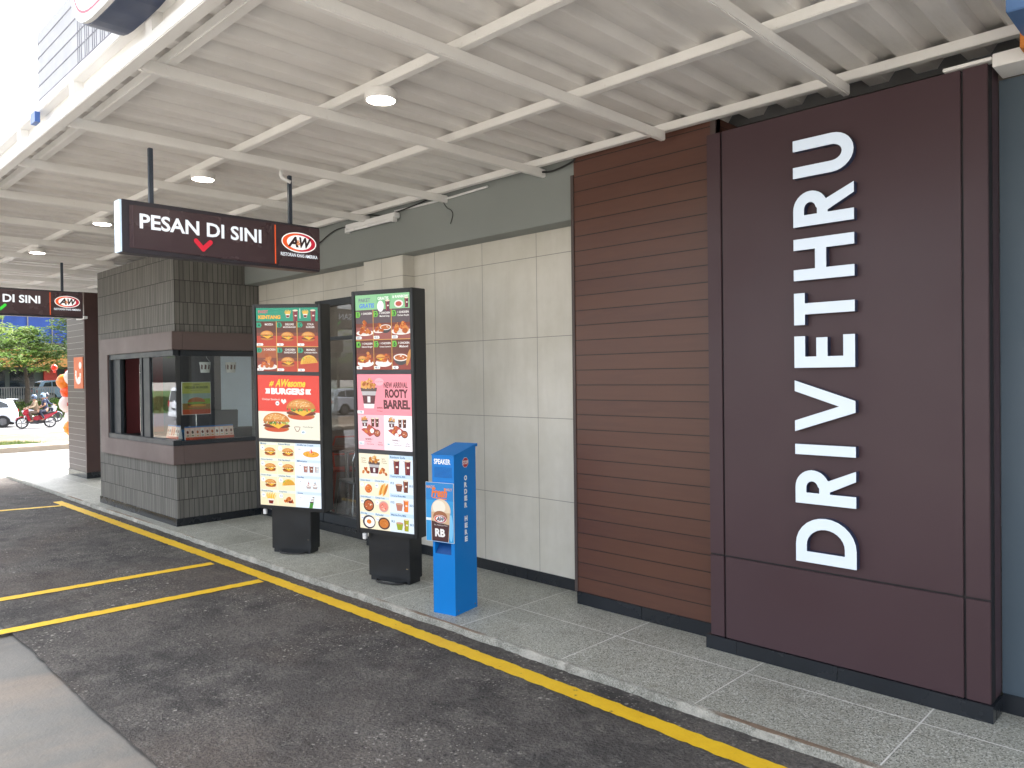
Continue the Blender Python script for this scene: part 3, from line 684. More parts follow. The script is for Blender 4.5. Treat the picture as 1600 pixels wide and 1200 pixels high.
for k in range(15):
    x = -.20-1.093*k; m = MB(); m.box(x, 1.274, 3.112, x+.075, 1.326, 3.205); m.build("fascia_post", STEEL, **K)
m = MB(); m.box(CX0, 1.27, 3.05, CX0+.05, 4.33, 3.26); m.build("end_beam", STEEL, **K)
BRB = plain("bracket_blue", (.05, .12, .35), .4)
for x in (-2.95, -5.2, -7.6): m = MB(); m.box(x, 1.24, 3.13, x+.09, 1.268, 3.19); m.build("bracket", BRB, **K)
# bolts / cleats under the purlins
# oval brand sign on the canopy edge
ov = thing("oval_sign", (-3.5, 1.2, 3.2), "white oval sign with red ring and navy side above the canopy edge", "sign")
def sup(a, b, n=48, e=3.6):
    out = []
    for i in range(n):
        t = 2*math.pi*i/n; c, s_ = math.cos(t), math.sin(t); out.append((a*abs(c)**(2/e)*(1 if c > 0 else -1), b*abs(s_)**(2/e)*(1 if s_ > 0 else -1)))
    return out
oc = (-3.45, 3.62)
m = MB(); m.prism([(oc[0]+a, 1.115, oc[1]+b) for a, b in sup(.46, .45)], (0, .152, 0)); m.build("box", NAVY, parent=ov, world=True)
m = MB(); m.prism([(oc[0]+a, 1.095, oc[1]+b) for a, b in sup(.455, .445)], (0, .02, 0)); m.build("face", WHITEP, parent=ov, world=True)
p = Print(); p.y = 1.0945; p.poly([(oc[0]+a, oc[1]+b) for a, b in sup(.42, .41)], 'd8304a', 1); p.poly([(oc[0]+a, oc[1]+b) for a, b in sup(.41, .40)], 'f6f6f6', 2)
p.text('A', oc[0]-.32, oc[1]-.27, oc[0]+.0, oc[1]+.27, '2c2a4a', 3, .02, .2, fit=True); p.text('W', oc[0]-.0, oc[1]-.27, oc[0]+.34, oc[1]+.27, '2c2a4a', 3, .02, .2, fit=True)
p.build("print", PRINT, parent=ov, world=True)
for xx_ in (-3.8, -3.25): m = MB(); m.box(xx_, 1.268, 3.262, xx_+.04, 1.31, 3.6); m.build("bracket", STEEL, parent=ov, world=True)
PANL = emis("added_fill_panel", (1., .97, .92), 2.6); PANH = emis("added_fill_panel_dining", (1., .95, .88), 2.2)
def fill_panel(loc, a, lb):  # unseen panels added to brighten the booth and dining room
    t = thing("added_fill_light", loc, lb, "lamp"); MB().box(-a/2-.02, -a/2-.02, .002, a/2+.02, a/2+.02, .02).build("frame", WHITEP, t); MB().box(-a/2, -a/2, -.002, a/2, a/2, .001).build("diffuser", PANH if a > .5 else PANL, t)
fill_panel((-9.6, 5.2, 2.325), .45, "unseen light panel added on the order booth ceiling to brighten its interior"); fill_panel((-7.3, 6.0, 2.975), .6, "unseen light panel added on the dining room ceiling to brighten the room behind the door")
# round lamps
lp = None; LN = ["nearest round white ceiling lamp, glowing under the canopy", "second round ceiling lamp, above the hanging sign", "third round ceiling lamp, left of the hanging sign's white end", "farthest visible round ceiling lamp near the far hanging sign"]
for k in range(4):
    loc = (-3.29-2.186*k, 2.392, 3.06)
    if lp is None:
        lp = thing("ceiling_lamp", loc, LN[0], "lamp", "round lamps under the canopy")
        MB().lathe([(.001, .049), (.082, .049), (.084, .045), (.084, .004), (.080, 0), (.074, 0), (.074, .006), (.001, .006)], n=32).build("housing", STEEL, lp, smooth=True)
        MB().lathe([(.001, .001), (.073, .001), (.073, .004), (.001, .004)], n=32).build("diffuser", LAMPE, lp)
    else:
        c = copy_tree(lp); c.location = loc; c['label'] = LN[k]
# batten lamp + cables on the beam
bt = thing("batten_lamp", (-5.83, 4.12, 3.0), "unlit white fluorescent batten on the grey beam beneath the canopy", "lamp")
m = MB(); m.box(-6.22, 4.085, 3.02, -5.44, 4.148, 3.068); m.build("body", WHITEP, parent=bt, world=True, bevel=.006)
m = MB(); m.cyl((-6.19, 4.09, 3.005), (-5.47, 4.09, 3.005), .013); m.build("tube", plain("tube_white", (.8, .8, .8), .3), parent=bt, world=True, smooth=True)
for xx_ in (-6.20, -5.462):
    m = MB(); m.box(xx_-.012, 4.075, 2.985, xx_+.012, 4.12, 3.03); m.build("end_cap", WHITEP, parent=bt, world=True)
CAB = plain("black_cable", (.015, .015, .015), .5)
def cable(name, pts, r, lb, mat=CAB):
    out = []; P = [Vector(q) for q in pts]
    for i in range(len(P)-1):
        a, b = P[max(i-1, 0)], P[min(i+2, len(P)-1)]
        for k in range(6):
            t = k/6; out.append(.5*((2*P[i])+(P[i+1]-a)*t+(2*a-5*P[i]+4*P[i+1]-b)*t*t+(-a+3*P[i]-3*P[i+1]+b)*t**3))
    out.append(P[-1]); m = MB(); m.tube(out, r, 6); return tag(m.build(name, mat, smooth='all'), lb, "cable")
cable("cable", [(-8.2, 4.13, 2.9), (-7.4, 4.13, 2.93), (-6.95, 4.13, 2.92), (-6.5, 4.13, 3.05), (-6.25, 4.13, 3.06)], .006, "black cable sagging from the hanging sign to the batten lamp")
cable("cable", [(-5.9, 4.14, 3.12), (-5.6, 4.12, 3.07), (-5.2, 4.12, 3.09), (-4.95, 4.14, 3.13)], .006, "short black cable looped above the batten lamp")
cable("cable", [(-3.78, 4.13, 3.10), (-3.6, 4.10, 3.065), (-3.42, 4.10, 3.09), (-3.38, 4.13, 3.13)], .007, "thick black cable where the grey beam meets the brown planks")
cable("cable", [(-4.79, 4.10, 3.04), (-4.78, 4.13, 3.0), (-4.72, 4.12, 2.97), (-4.70, 4.12, 2.93), (-4.73, 4.12, 2.86)], .004, "frayed cable end dangling from a rafter tip on the grey beam")
cable("cable", [(-5.5, 4.135, 3.09), (-4.9, 4.135, 3.08), (-4.3, 4.135, 3.09)], .009, "white cable duct clipped under the last purlin", WHITEP)
cb = cable("conduit_loop", [(-4.905, 2.775, 3.00), (-4.93, 2.72, 3.03), (-4.92, 2.72, 3.075), (-4.90, 2.80, 3.095), (-4.89, 3.05, 3.09)], .014, "white conduit bend where the near hanging sign pole meets the rafter", WHITEP)

# ------------------------------------------------------------------ hanging signs
def sgn(locx, chev, lb):
    t = thing("hanging_sign", (locx, 2.3, 2.38), lb, "sign", "hanging PESAN DI SINI signs")
    y0, y1, z0, z1, th_ = 1.635-2.3, 2.99-2.3, 0, .322, .11
    m = MB(); m.box(-th_, y0, z0, -.012, y1, z1); m.build("box", SIGNB, t, bevel=.004)
    m = MB(); m.box(-th_+.006, y0-.012, z0+.004, -.016, y0, z1-.004); m.build("end_cap", CAPW, t)
    m = MB(); m.prism([(-.012, y0+.04, .03), (-.012, y1-.004, .012), (-.012, y1-.004, z1-.012), (-.012, y0+.04, z1-.03)], (.010, 0, 0)); m.build("face", SIGNF, t, bevel=.003)
    m = MB(); m.box(-.003, y0+.055, .035, .002, y0+.062, z1-.035); m.build("face_edge", plain("edge_sheen", (.12, .08, .09), .2), t)
    # artwork drawn facing -y then turned to face +x
    p = Print(); Y = lambda y: y-2.3; Z = lambda z: z-2.38
    p.text("PESAN DI SINI", Y(1.733), Z(2.533), Y(2.528), Z(2.626), 'e2e8f0', 2, .025, fit=True)
    c = chev; p.line([(Y(2.078), Z(2.498)), (Y(2.125), Z(2.448))], .030, c, 2); p.line([(Y(2.122), Z(2.448)), (Y(2.172), Z(2.498))], .030, c, 3); p.ell(Y(2.1235), Z(2.448), .015, .015, c, 4, n=12); p.ell(Y(2.078), Z(2.498), .015, .015, c, 4, n=12); p.ell(Y(2.172), Z(2.498), .015, .015, c, 4, n=12)
    p.rect(Y(2.627), Z(2.405), Y(2.636), Z(2.675), 'd2562e', 2)
    logo(p, Y(2.816), Z(2.572), .275, 2)
    p.text("RESTORAN KHAS AMERIKA", Y(2.672), Z(2.468), Y(2.962), Z(2.492), 'e2e8f0', 2, .02, fit=True)
    p.v = [(.0005-y, x, z) for x, y, z in p.v]; p.build("lettering", PRINT_S, t)
    for yy in (1.82, 2.775):
        m = MB(); m.box(-.062, yy-2.3-.013, z1, -.036, yy-2.3+.013, 3.05-2.38); m.build("pole", GREYPOLE, t, bevel=.002)
    return t
sgn(-4.875, 'c8283a', "near hanging brown PESAN DI SINI sign with a red chevron and white end cap")
sgn(-10.33, '3cc83c', "far hanging brown PESAN DI SINI sign with a green chevron, cut by the left edge")

# ------------------------------------------------------------------ menu artwork
def burger(p, cx, cy, w_, L=3, big=False, top='c9803c'):
    h = w_*.62; a = w_/2; n = 26 if big else 14
    p.ell(cx, cy-h*.34, a*.92, h*.18, 'b8703a', L, n=16); 
    if big: p.ell(cx, cy-h*.40, a*.80, h*.12, 'c4502e', L+1)
    p.ell(cx, cy-h*.20, a*1.0, h*.12, '6a2f22', L+1, n=16); p.ell(cx+.05*a, cy-h*.14, a*.9, h*.08, '8a4630', L+2, n=14)
    p.poly([(cx-a*.75, cy-h*.06), (cx+a*.8, cy-h*.06), (cx+a*.15, cy-h*.34)], 'f0b63a', L+3)
    p.specks(cx, cy-h*.02, a*.95, h*.07, ['7fae4a', '5d8a3a', 'a9c76a', '4a6a34', 'c8503c'], 40 if big else 12, w_*.045, L+4, rnd)
    p.ell(cx, cy+h*.02, a*.97, h*.46, top, L+5, 0, 180, n=20); p.ell(cx-.08*a, cy+h*.12, a*.72, h*.28, 'dda058', L+6, 0, 180, n=18)
    p.specks(cx, cy+h*.24, a*.7, h*.16, ['f2dcae', 'e8c890', 'b06a30'], 46 if big else 8, w_*.018, L+7, rnd)
def chicken(p, cx, cy, w_, L=3, n=14, plate=True):
    if plate: p.ell(cx, cy-w_*.28, w_*.62, w_*.16, 'f2ece4', L); p.ell(cx, cy-w_*.26, w_*.5, w_*.11, 'd8cfc4', L+1)
    for k in range(n):
        u = rnd.uniform(-1, 1); v = rnd.random()*(1-abs(u)); p.ell(cx+u*w_*.36, cy-w_*.26+v*w_*.7, w_*rnd.uniform(.09, .17), w_*rnd.uniform(.08, .14), rnd.choice(['c4743a', 'b05a2a', 'd48a48', 'a24e26', 'c8602e']), L+2+k % 3, n=9, rot=rnd.uniform(0, 3))
    p.specks(cx, cy-.02*w_, w_*.3, w_*.22, ['e2a862', '8a3c1e', 'dd9650'], 14, w_*.03, L+5, rnd)
def fries(p, cx, cy, w_, L=3, wedge=False):
    for k in range(13): u = (k-6)/6; a = u*.45; p.line([(cx+u*w_*.25, cy-w_*.2), (cx+u*w_*.25+math.sin(a)*w_*.6, cy-w_*.2+math.cos(a)*w_*(.62+.1*(k % 3)))], w_*.06, ['f4c24a', 'e8a434', 'f7d06a'][k % 3], L+k % 3)
    p.poly([(cx-w_*.22, cy-w_*.5), (cx+w_*.22, cy-w_*.5), (cx+w_*.34, cy), (cx-w_*.34, cy)], 'eee6de', L+4); p.poly([(cx-w_*.2, cy-w_*.45), (cx+w_*.2, cy-w_*.45), (cx+w_*.26, cy-w_*.15), (cx-w_*.26, cy-w_*.15)], '7a2a28', L+5)
def drink(p, cx, cy, w_, col='4a2018', L=3, foam='e8d8c0', h=1.7):
    p.poly([(cx-w_*.36, cy-w_*h/2), (cx+w_*.36, cy-w_*h/2), (cx+w_*.46, cy+w_*h/2), (cx-w_*.46, cy+w_*h/2)], col, L)
    p.ell(cx, cy+w_*h/2, w_*.46, w_*.14, foam, L+1, n=14); p.rect(cx-w_*.3, cy-w_*h*.4, cx-w_*.18, cy+w_*h*.4, 'a8604a', L+2); p.ell(cx+w_*.08, cy+.05*w_, w_*.2, w_*.12, 'e8dcd0', L+3, n=12)
def mug(p, cx, cy, w_, col, L=3):
    p.ell(cx+w_*.5, cy, w_*.2, w_*.22, 'efe8e0', L, n=12); p.ell(cx+w_*.5, cy, w_*.12, w_*.14, 'dfe9f4', L+1, n=12)
    p.poly([(cx-w_*.32, cy-w_*.42), (cx+w_*.32, cy-w_*.42), (cx+w_*.5, cy+w_*.35), (cx-w_*.5, cy+w_*.35)], col, L+2); p.ell(cx, cy+w_*.35, w_*.5, w_*.12, 'c89a80', L+3, n=14)
def bowl(p, cx, cy, w_, L=3, inner='b86a3a', rim='f2ece6', body='4a4648', deep=True):
    if deep: p.ell(cx, cy, w_*.5, w_*.42, body, L, 180, 360)
    p.ell(cx, cy, w_*.5, w_*.2 if deep else w_*.46, rim if deep else body, L+1); p.ell(cx, cy, w_*.42, w_*.15 if deep else w_*.36, inner, L+2)
    p.specks(cx, cy, w_*.34, w_*.1 if deep else w_*.26, ['e8d2a8', 'c24a2a', 'f0e4d0', '8a3a1c'], 12, w_*.05, L+3, rnd)
def taco(p, cx, cy, w_, L=3):
    p.ell(cx, cy, w_*.5, w_*.42, 'e8b54a', L, 0, 180, rot=.15); p.specks(cx-.05*w_, cy+w_*.22, w_*.4, w_*.12, ['6a9a3a', 'f0d060', 'c8502e', '8ab84a'], 18, w_*.05, L+1, rnd); p.ell(cx+.08*w_, cy-.02*w_, w_*.46, w_*.34, 'd8a03c', L+2, 0, 180, rot=.1); p.specks(cx+.08*w_, cy+.1*w_, w_*.35, w_*.12, ['b87828', 'e8be60'], 10, w_*.03, L+3, rnd)
def cone(p, cx, cy, w_, L=3, col=('4a3a3c', 'f0ece8'), body='4f8f3f'):
    p.poly([(cx-w_*.35, cy-w_*.75), (cx+w_*.05, cy-w_*.8), (cx+w_*.22, cy-w_*.15), (cx-w_*.22, cy-w_*.1)], body, L)
    for k in range(6): q = k/6; p.ell(cx+q*w_*.3, cy+q*w_*.75-w_*.08, w_*.28*(1-q*.85), w_*.09, col[k % 2], L+1+k % 2, n=12, rot=.2)
def sundae(p, cx, cy, w_, L=3, col='a8483c'):
    p.poly([(cx-w_*.3, cy-w_*.5), (cx+w_*.3, cy-w_*.5), (cx+w_*.42, cy-w_*.1), (cx-w_*.42, cy-w_*.1)], 'b8a8a4', L); p.ell(cx, cy-.05*w_, w_*.42, w_*.2, 'eee8e4', L+1); p.ell(cx, cy+w_*.12, w_*.28, w_*.22, 'f4f0ee', L+2); p.specks(cx, cy+w_*.08, w_*.26, w_*.2, [col, '7a3a34'], 9, w_*.06, L+3, rnd); p.poly([(cx-w_*.08, cy+.2*w_), (cx+w_*.1, cy+.2*w_), (cx+.02*w_, cy+w_*.6)], col, L+3)
def cellA(p, x0, y0, x1, y1, tabc, ch, t1, t2, price, food, bgc=('5a3a34', 'a8503c'), tc='f4f0ea'):
    w_, h = x1-x0, y1-y0; p.rect(x0, y0, x1, y1, bgc[0], 1); p.rect(x0, y0, x1, y0+h*.42, bgc[1], 2); p.rect(x0, y0+h*.42, x1, y0+h*.55, ('7c4236' if bgc[0] != '4c4a4e' else '6a4a48'), 2)
    p.poly([(x0, y1-h*.24), (x0+w_*.20, y1-h*.24), (x0+w_*.27, y1-h*.15), (x0+w_*.20, y1-h*.04), (x0, y1-h*.04)], tabc, 3); p.text(ch, x0+w_*.07, y1-h*.22, x0+w_*.19, y1-h*.07, '1d3a30', 5, .02)
    p.text(t1, x0+w_*.34, y1-h*.155, x1-w_*.06, y1-h*.075, tc, 5, .02)
    if t2: p.text(t2, x0+w_*.32, y1-h*.265, x1-w_*.05, y1-h*.19, tc, 5, .015)
    food(x0+w_*.52, y0+h*.40); p.poly([(x0, y0+h*.02), (x0+w_*.30, y0+h*.02), (x0+w_*.34, y0+h*.07), (x0+w_*.30, y0+h*.12), (x0, y0+h*.12)], 'f6f6f2', 12); p.text(price, x0+w_*.03, y0+h*.035, x0+w_*.26, y0+h*.105, '1c5a78', 13, .02)
def cellC(p, x0, y0, x1, y1, name, price, food, bgc='f3e6c4', hd='cfe0ea'):
    w_, h = x1-x0, y1-y0; p.rect(x0, y0, x1, y1, bgc, 1); p.rect(x0, y1-h*.17, x1, y1, hd, 2); p.text(name, x0+w_*.06, y1-h*.15, x0+w_*.75, y1-h*.03, '2c5a86', 4, .015, align='l')
    p.ell(x0+w_*.17, y1-h*.36, w_*.12, w_*.12, 'ffffff', 2); p.text(price, x0+w_*.07, y1-h*.41, x0+w_*.28, y1-h*.31, '22608a', 4, .02); p.ell(x0+w_*.17, y1-h*.52, w_*.015, w_*.015, '6a8aa0', 3, n=6); food(x0+w_*.62, y0+h*.42)

DIVG = plain('divider_grey', (.05, .052, .058), .5)
def menu_board(loc, rz, wd, zb, hh, shift, tilt, lean, lb, pan, off=.04):
    t = thing("menu_board", loc, lb, "menu board", "lit menu boards on the pavement", rz)
    m = MB(); m.box(-.205, 0, .035, .205, .155, zb+.03); m.build("pedestal", BLACK, t, bevel=.004)
    m = MB(); m.box(-.19, .01, 0, .19, .145, .035); m.build("base_plate", BLACK, t)
    m = MB(); m.tube([(-.11, -.005, .012)]+[(.02+.13*math.cos(R(a)), -.02+.05*math.sin(R(a)), .014+.004*(a % 40 > 20)) for a in range(180, 361, 20)]+[(.16, .02, .012)], .008, 8); m.build("cable_ring", CAB, t, smooth='all')
    m = MB(); m.box(.17, -.006, zb*.32, .19, 0, zb*.33); m.build("screw_mark", CHROME, t)
    rot = (tilt, lean, 0); lc = (shift, -off, zb); h = wd/2
    kw = dict(parent=t, loc=lc, rot=rot)
    m = MB(); m.box(-h, .004, 0, h, .15, hh); m.build("cabinet", BLACK, bevel=.004, **kw)
    m = MB(); fr = .030; m.box(-h, -.012, 0, -h+fr, .006, hh); m.box(h-fr, -.012, 0, h, .006, hh); m.box(-h+fr, -.012, hh-.032, h-fr, .006, hh); m.box(-h+fr, -.012, 0, h-fr, .006, .032)
    m.build("frame", BLACK, bevel=.003, **kw)
    m = MB(); s_ = hh/1.898
    for a in (.628, 1.25): m = MB(); m.box(-h+fr, -.008, (a+.002)*s_, h-fr, .006, (a+.030)*s_); m.build("divider", DIVG, **kw)
    for (a, b), fn in zip(((1.282, 1.865), (.661, 1.249), (.033, .627)), pan):
        p = Print(); p.y = -.001; fn(p, -h+fr+.002, a*s_, h-fr-.002, b*s_); o = p.build("menu_panel", PRINT_E, **kw)
    m = MB(); m.box(-h+.07, -.02, -.05, -h+.10, -.0, -.005); m.build("sensor", WHITEP, **kw)
    return t
def g(p, x0, y0, x1, y1): return lambda a, b: (x0+(x1-x0)*a, y0+(y1-y0)*b)
def b1p1(p, x0, y0, x1, y1):
    G = g(p, x0, y0, x1, y1); w_, h = x1-x0, y1-y0; p.rect(x0, y0, x1, y1, '6a4842', 0)
    p.rect(x0, y0+h*.80, x1, y1, '8cc492', 1); p.text("PAKET", *G(.05, .905), *G(.30, .955), '6c6f86', 4, .02); p.text("GRATIS", *G(.05, .825), *G(.38, .885), '5a86d8', 4, .035, .1)
    p.rect(*G(.40, .88), *G(.66, .98), '7ab884', 2); p.text("GRATIS", *G(.42, .92), *G(.62, .965), 'f4f8f0', 4, .03); p.text("& RAINBOW", *G(.69, .935), *G(.97, .975), 'f4f8f0', 4, .03)
    p.ell(*G(.47, .84), w_*.06, w_*.08, 'f2f0ec', 3); p.ell(*G(.80, .86), w_*.08, w_*.055, 'f0e2de', 3); p.ell(*G(.80, .86), w_*.055, w_*.035, 'b8584a', 4); q = G(.60, .84); drink(p, *q, w_*.09, '6a3848'); q = G(.94, .87); drink(p, *q, w_*.08, '6a3848')
    nm = [("1", "1 CHICKEN", "", "28.5"), ("2", "1 CHICKEN", "Mashed Soup", "45.5"), ("3", "1 CHICKEN", "Chicken Royale", "33.5"), ("4", "1 CHICKEN", "Deluxe Burger", "46"), ("5", "1 CHICKEN", "Chicken Sandwich", "48.5"), ("6", "1 CHICKEN", "Mixbowl", "42")]
    fd = [lambda a, b: chicken(p, a, b, w_*.26, 4), lambda a, b: (chicken(p, a-w_*.07, b, w_*.18, 4), bowl(p, a+w_*.05, b, w_*.2, 6)), lambda a, b: chicken(p, a, b+.01, w_*.3, 4, 20),
          lambda a, b: (p.ell(a, b-h*.07, w_*.15, h*.05, 'f2ece6', 3), chicken(p, a+w_*.05, b, w_*.22, 4, 12, False), burger(p, a-w_*.06, b-.01, w_*.17, 4)), lambda a, b: (p.ell(a, b-h*.07, w_*.15, h*.05, 'f2ece6', 3), chicken(p, a+w_*.06, b, w_*.2, 4, 12, False), burger(p, a-w_*.05, b, w_*.18, 4)), lambda a, b: (bowl(p, a-w_*.02, b, w_*.26, 4), p.ell(a+w_*.12, b, w_*.03, w_*.12, 'c88a4a', 8, rot=-.3))]
    for k in range(6):
        c = k % 3; r_ = k//3; a = G(c/3+.006, .43-.43*r_+.0); b = G((c+1)/3-.006, .80-.42*r_+(.0 if True else 0)); yy0 = .40*(1-r_)+.004; yy1 = yy0+.392
        A = G(c/3+.005, yy0); B = G((c+1)/3-.005, yy1); cellA(p, *A, *B, '6fb84a', nm[k][0], nm[k][1], nm[k][2], nm[k][3], fd[k], ('5f5256', '9a5a54') if r_ == 0 else ('6a3c34', '8f4038'))
    for c in (1, 2): p.rect(*G(c/3-.005, 0), *G(c/3+.005, .8), 'd9a45a', 11)
    p.rect(*G(0, .397), *G(1, .405), 'd9a45a', 11)
def bucket(p, cx, cy, w_, L=3):
    p.poly([(cx-w_*.34, cy-w_*.62), (cx+w_*.34, cy-w_*.62), (cx+w_*.50, cy+w_*.35), (cx-w_*.50, cy+w_*.35)], '5a2a34', L)
    p.poly([(cx-w_*.46, cy+w_*.08), (cx+w_*.46, cy+w_*.08), (cx+w_*.56, cy+w_*.42), (cx-w_*.56, cy+w_*.42)], 'b8b4b6', L+1); p.poly([(cx-w_*.54, cy+w_*.30), (cx+w_*.54, cy+w_*.30), (cx+w_*.58, cy+w_*.5), (cx-w_*.58, cy+w_*.5)], '5c4c48', L+2)
    p.poly([(cx-w_*.34, cy-w_*.62), (cx+w_*.34, cy-w_*.62), (cx+w_*.38, cy-w_*.38), (cx-w_*.38, cy-w_*.38)], 'e8e4e4', L+2); p.rect(cx-w_*.1, cy-w_*.3, cx+w_*.1, cy+w_*.02, 'e8e4e4', L+2)
    for k in range(26): p.ell(cx+rnd.uniform(-.48, .48)*w_, cy+w_*rnd.uniform(.48, .78), w_*rnd.uniform(.08, .15), w_*rnd.uniform(.06, .11), rnd.choice(['c88a44', 'b06c2c', 'e0a85c', '9a5424']), L+4+k % 3, n=9, rot=rnd.uniform(0, 3))
    p.specks(cx, cy+w_*.85, w_*.26, w_*.14, ['d89c50', 'b87830', 'e8bc74'], 12, w_*.07, L+7, rnd)
def b1p2(p, x0, y0, x1, y1):
    G = g(p, x0, y0, x1, y1); w_, h = x1-x0, y1-y0; p.rect(x0, y0, x1, y1, 'f0909e', 0); p.rect(*G(0, 0), *G(.49, .46), 'f4bcc6', 1); p.rect(*G(.49, 0), *G(1, .46), 'f2eef4', 1)
    q = G(.22, .70); bucket(p, *q, w_*.27); p.text("NEW ARRIVAL", *G(.50, .82), *G(.93, .895), '6a3a40', 4, .03, fit=True); p.text("ROOTY", *G(.52, .69), *G(.93, .805), '5a2c34', 4, .05, fit=True); p.text("BARREL", *G(.49, .545), *G(.97, .665), '5a2c34', 4, .05, fit=True)
    p.ell(*G(.42, .90), w_*.085, h*.05, 'f6b0ba', 12); p.text("GOLDEN CRISPY", *G(.35, .885), *G(.49, .915), '7a3a44', 13); p.rect(*G(0, .475), *G(.12, .515), 'fafafa', 12); p.text("178", *G(.02, .482), *G(.10, .51), '1c5a78', 13, .02); p.text("BARREL 3", *G(.37, .545), *G(.50, .57), '6a2c34', 4, .02); p.text("9 Chicken", *G(.37, .505), *G(.47, .525), '6a2c34', 4)
    for c, ox in ((0, 0), (1, .5)):
        q = G(ox+.13, .36); bucket(p, q[0], q[1]-.01, w_*.11, 3); q = G(ox+.28, .36); drink(p, *q, w_*.07); q = G(ox+.36, .36); drink(p, *q, w_*.075)
        p.poly([G(ox+.06, .26), G(ox+.22, .17), G(ox+.40, .24), G(ox+.22, .33)], 'b04a42', 3); q = G(ox+.2, .27); chicken(p, *q, w_*.17, 6, 12, False); q = G(ox+.36, .22); bowl(p, *q, w_*.12, 6, deep=False, inner='b05a3a', body='5a2a22'); p.ell(*G(ox+.27, .25), w_*.035, w_*.035, 'f8f6f2', 12)
        if c: p.ell(*G(ox+.22, .20), w_*.035, w_*.035, 'f8f6f2', 12)
        p.text("BARREL %d" % (c+1), *G(ox+.14, .125), *G(ox+.28, .15), '6a2c34', 4, .02); p.text(("5 Chicken", "7 Chicken")[c], *G(ox+.14, .095), *G(ox+.25, .112), '6a2c34', 4); p.text(("Paket Sharing", "Chicken Royale")[c], *G(ox+.14, .06), *G(ox+.32, .08), '6a2c34', 4); p.text("3 Rice", *G(ox+.37, .09), *G(ox+.45, .107), '6a2c34', 4); p.text("RB Med", *G(ox+.37, .06), *G(ox+.46, .077), '6a2c34', 4)
        p.rect(*G(ox+.01, .06), *G(ox+.11, .10), 'f8fafa', 5); p.text(("155.5", "198")[c], *G(ox+.02, .066), *G(ox+.10, .094), '1c7a98', 6, .02)
def b1p3(p, x0, y0, x1, y1):
    G = g(p, x0, y0, x1, y1); w_, h = x1-x0, y1-y0; p.rect(x0, y0, x1, y1, 'f2e8ce', 0); p.rect(*G(.565, 0), *G(1, 1), 'deebf6', 1)
    q = G(.29, .80); bucket(p, q[0], q[1]+.005, w_*.19, 3); q = G(.13, .78); chicken(p, *q, w_*.17, 3, 12, False); q = G(.45, .78); chicken(p, *q, w_*.17, 3, 12, False)
    p.text("Golden\nAroma\nChicken", *G(.05, .86), *G(.15, .96), '5a4a3c', 4); p.text("Spicy\nAroma\nChicken", *G(.43, .87), *G(.53, .96), '5a4a3c', 4)
    nm = [("Chicken Skinest", "27", lambda a, b: (p.ell(a-.02, b+.01, .015, .03, 'f4f4f4', 5), bowl(p, a, b, w_*.14, 4, inner='d8783a', deep=False, body='c8622c'))), ("Chicken Strip", "28.5", lambda a, b: [p.ell(a+(k-2)*w_*.025, b+rnd.uniform(-.01, .01), w_*.02, w_*.09, ['e8a850', 'c87a30', 'f0bc68'][k % 3], 4+k, rot=-.4) for k in range(5)]),
          ("Golden Mixbowl", "28.5", lambda a, b: bowl(p, a, b, w_*.2, 4, inner='b8603a', deep=False, body='3c3434')), ("Chicken Soup", "14", lambda a, b: bowl(p, a, b, w_*.18, 4, inner='e88a7a', deep=False, body='c8a4a0')), ("Extra Egg", "16.5", lambda a, b: (p.ell(a, b, w_*.12, h*.09, '44404c', 4), p.ell(a+.005, b, w_*.095, h*.068, 'faf6f0', 5), p.ell(a, b+.002, w_*.045, h*.03, 'd8803c', 6))), ("Perkedel", "15.5", lambda a, b: (p.ell(a, b, w_*.11, h*.08, '54403c', 4), p.ell(a, b, w_*.085, h*.06, 'c87838', 5), p.specks(a, b, w_*.06, h*.04, ['a85c28', 'e0a060'], 8, .004, 6, rnd)))]
    for k, (n_, pr, fn) in enumerate(nm):
        c = k % 2; r_ = k//2; A = G(c*.28+.004, (2-r_)*.222); B = G(c*.28+.276, (2-r_)*.222+.219); cellC(p, *A, *B, n_, pr, fn, 'f3e6c8')
    nd = [("Rainbow Soda", '5a2a28', '6a3430'), ("Popping Boba Milk", '7a4a3c', '6c3c30'), ("Caramel Boba Milk", 'b87868', 'e8803c'), ("Matcha Frio Milk", '9aa838', 'a8a832')]
    for k in range(4):
        yb = .75-.25*k; p.rect(*G(.565, yb+.20), *G(1, yb+.25), 'c4dcf0', 2); p.text(nd[k][0], *G(.59, yb+.207), *G(.86, yb+.238), '2c5a86', 4, .015, align='l')
        if k == 0:
            q = G(.70, .86); drink(p, q[0], q[1]-.01, w_*.12, '6a2430'); q = G(.90, .86); drink(p, q[0], q[1]-.01, w_*.12, '6a2430'); p.ell(*G(.63, .925), .015, .015, 'ffffff', 3); p.ell(*G(.83, .925), .015, .015, 'ffffff', 3); p.text("13", *G(.61, .915), *G(.65, .935), '22608a', 6, .02); p.text("16", *G(.81, .915), *G(.85, .935), '22608a', 6, .02)
        else:
            q = G(.74, yb+.08); mug(p, *q, w_*.13, nd[k][1]); q = G(.86, yb+.10); drink(p, *q, w_*.10, nd[k][2]); p.text("19.5", *G(.585, yb+.12), *G(.65, yb+.15), '22608a', 6, .02); p.text("20.5", *G(.92, yb+.10), *G(.99, yb+.13), '22608a', 6, .02)
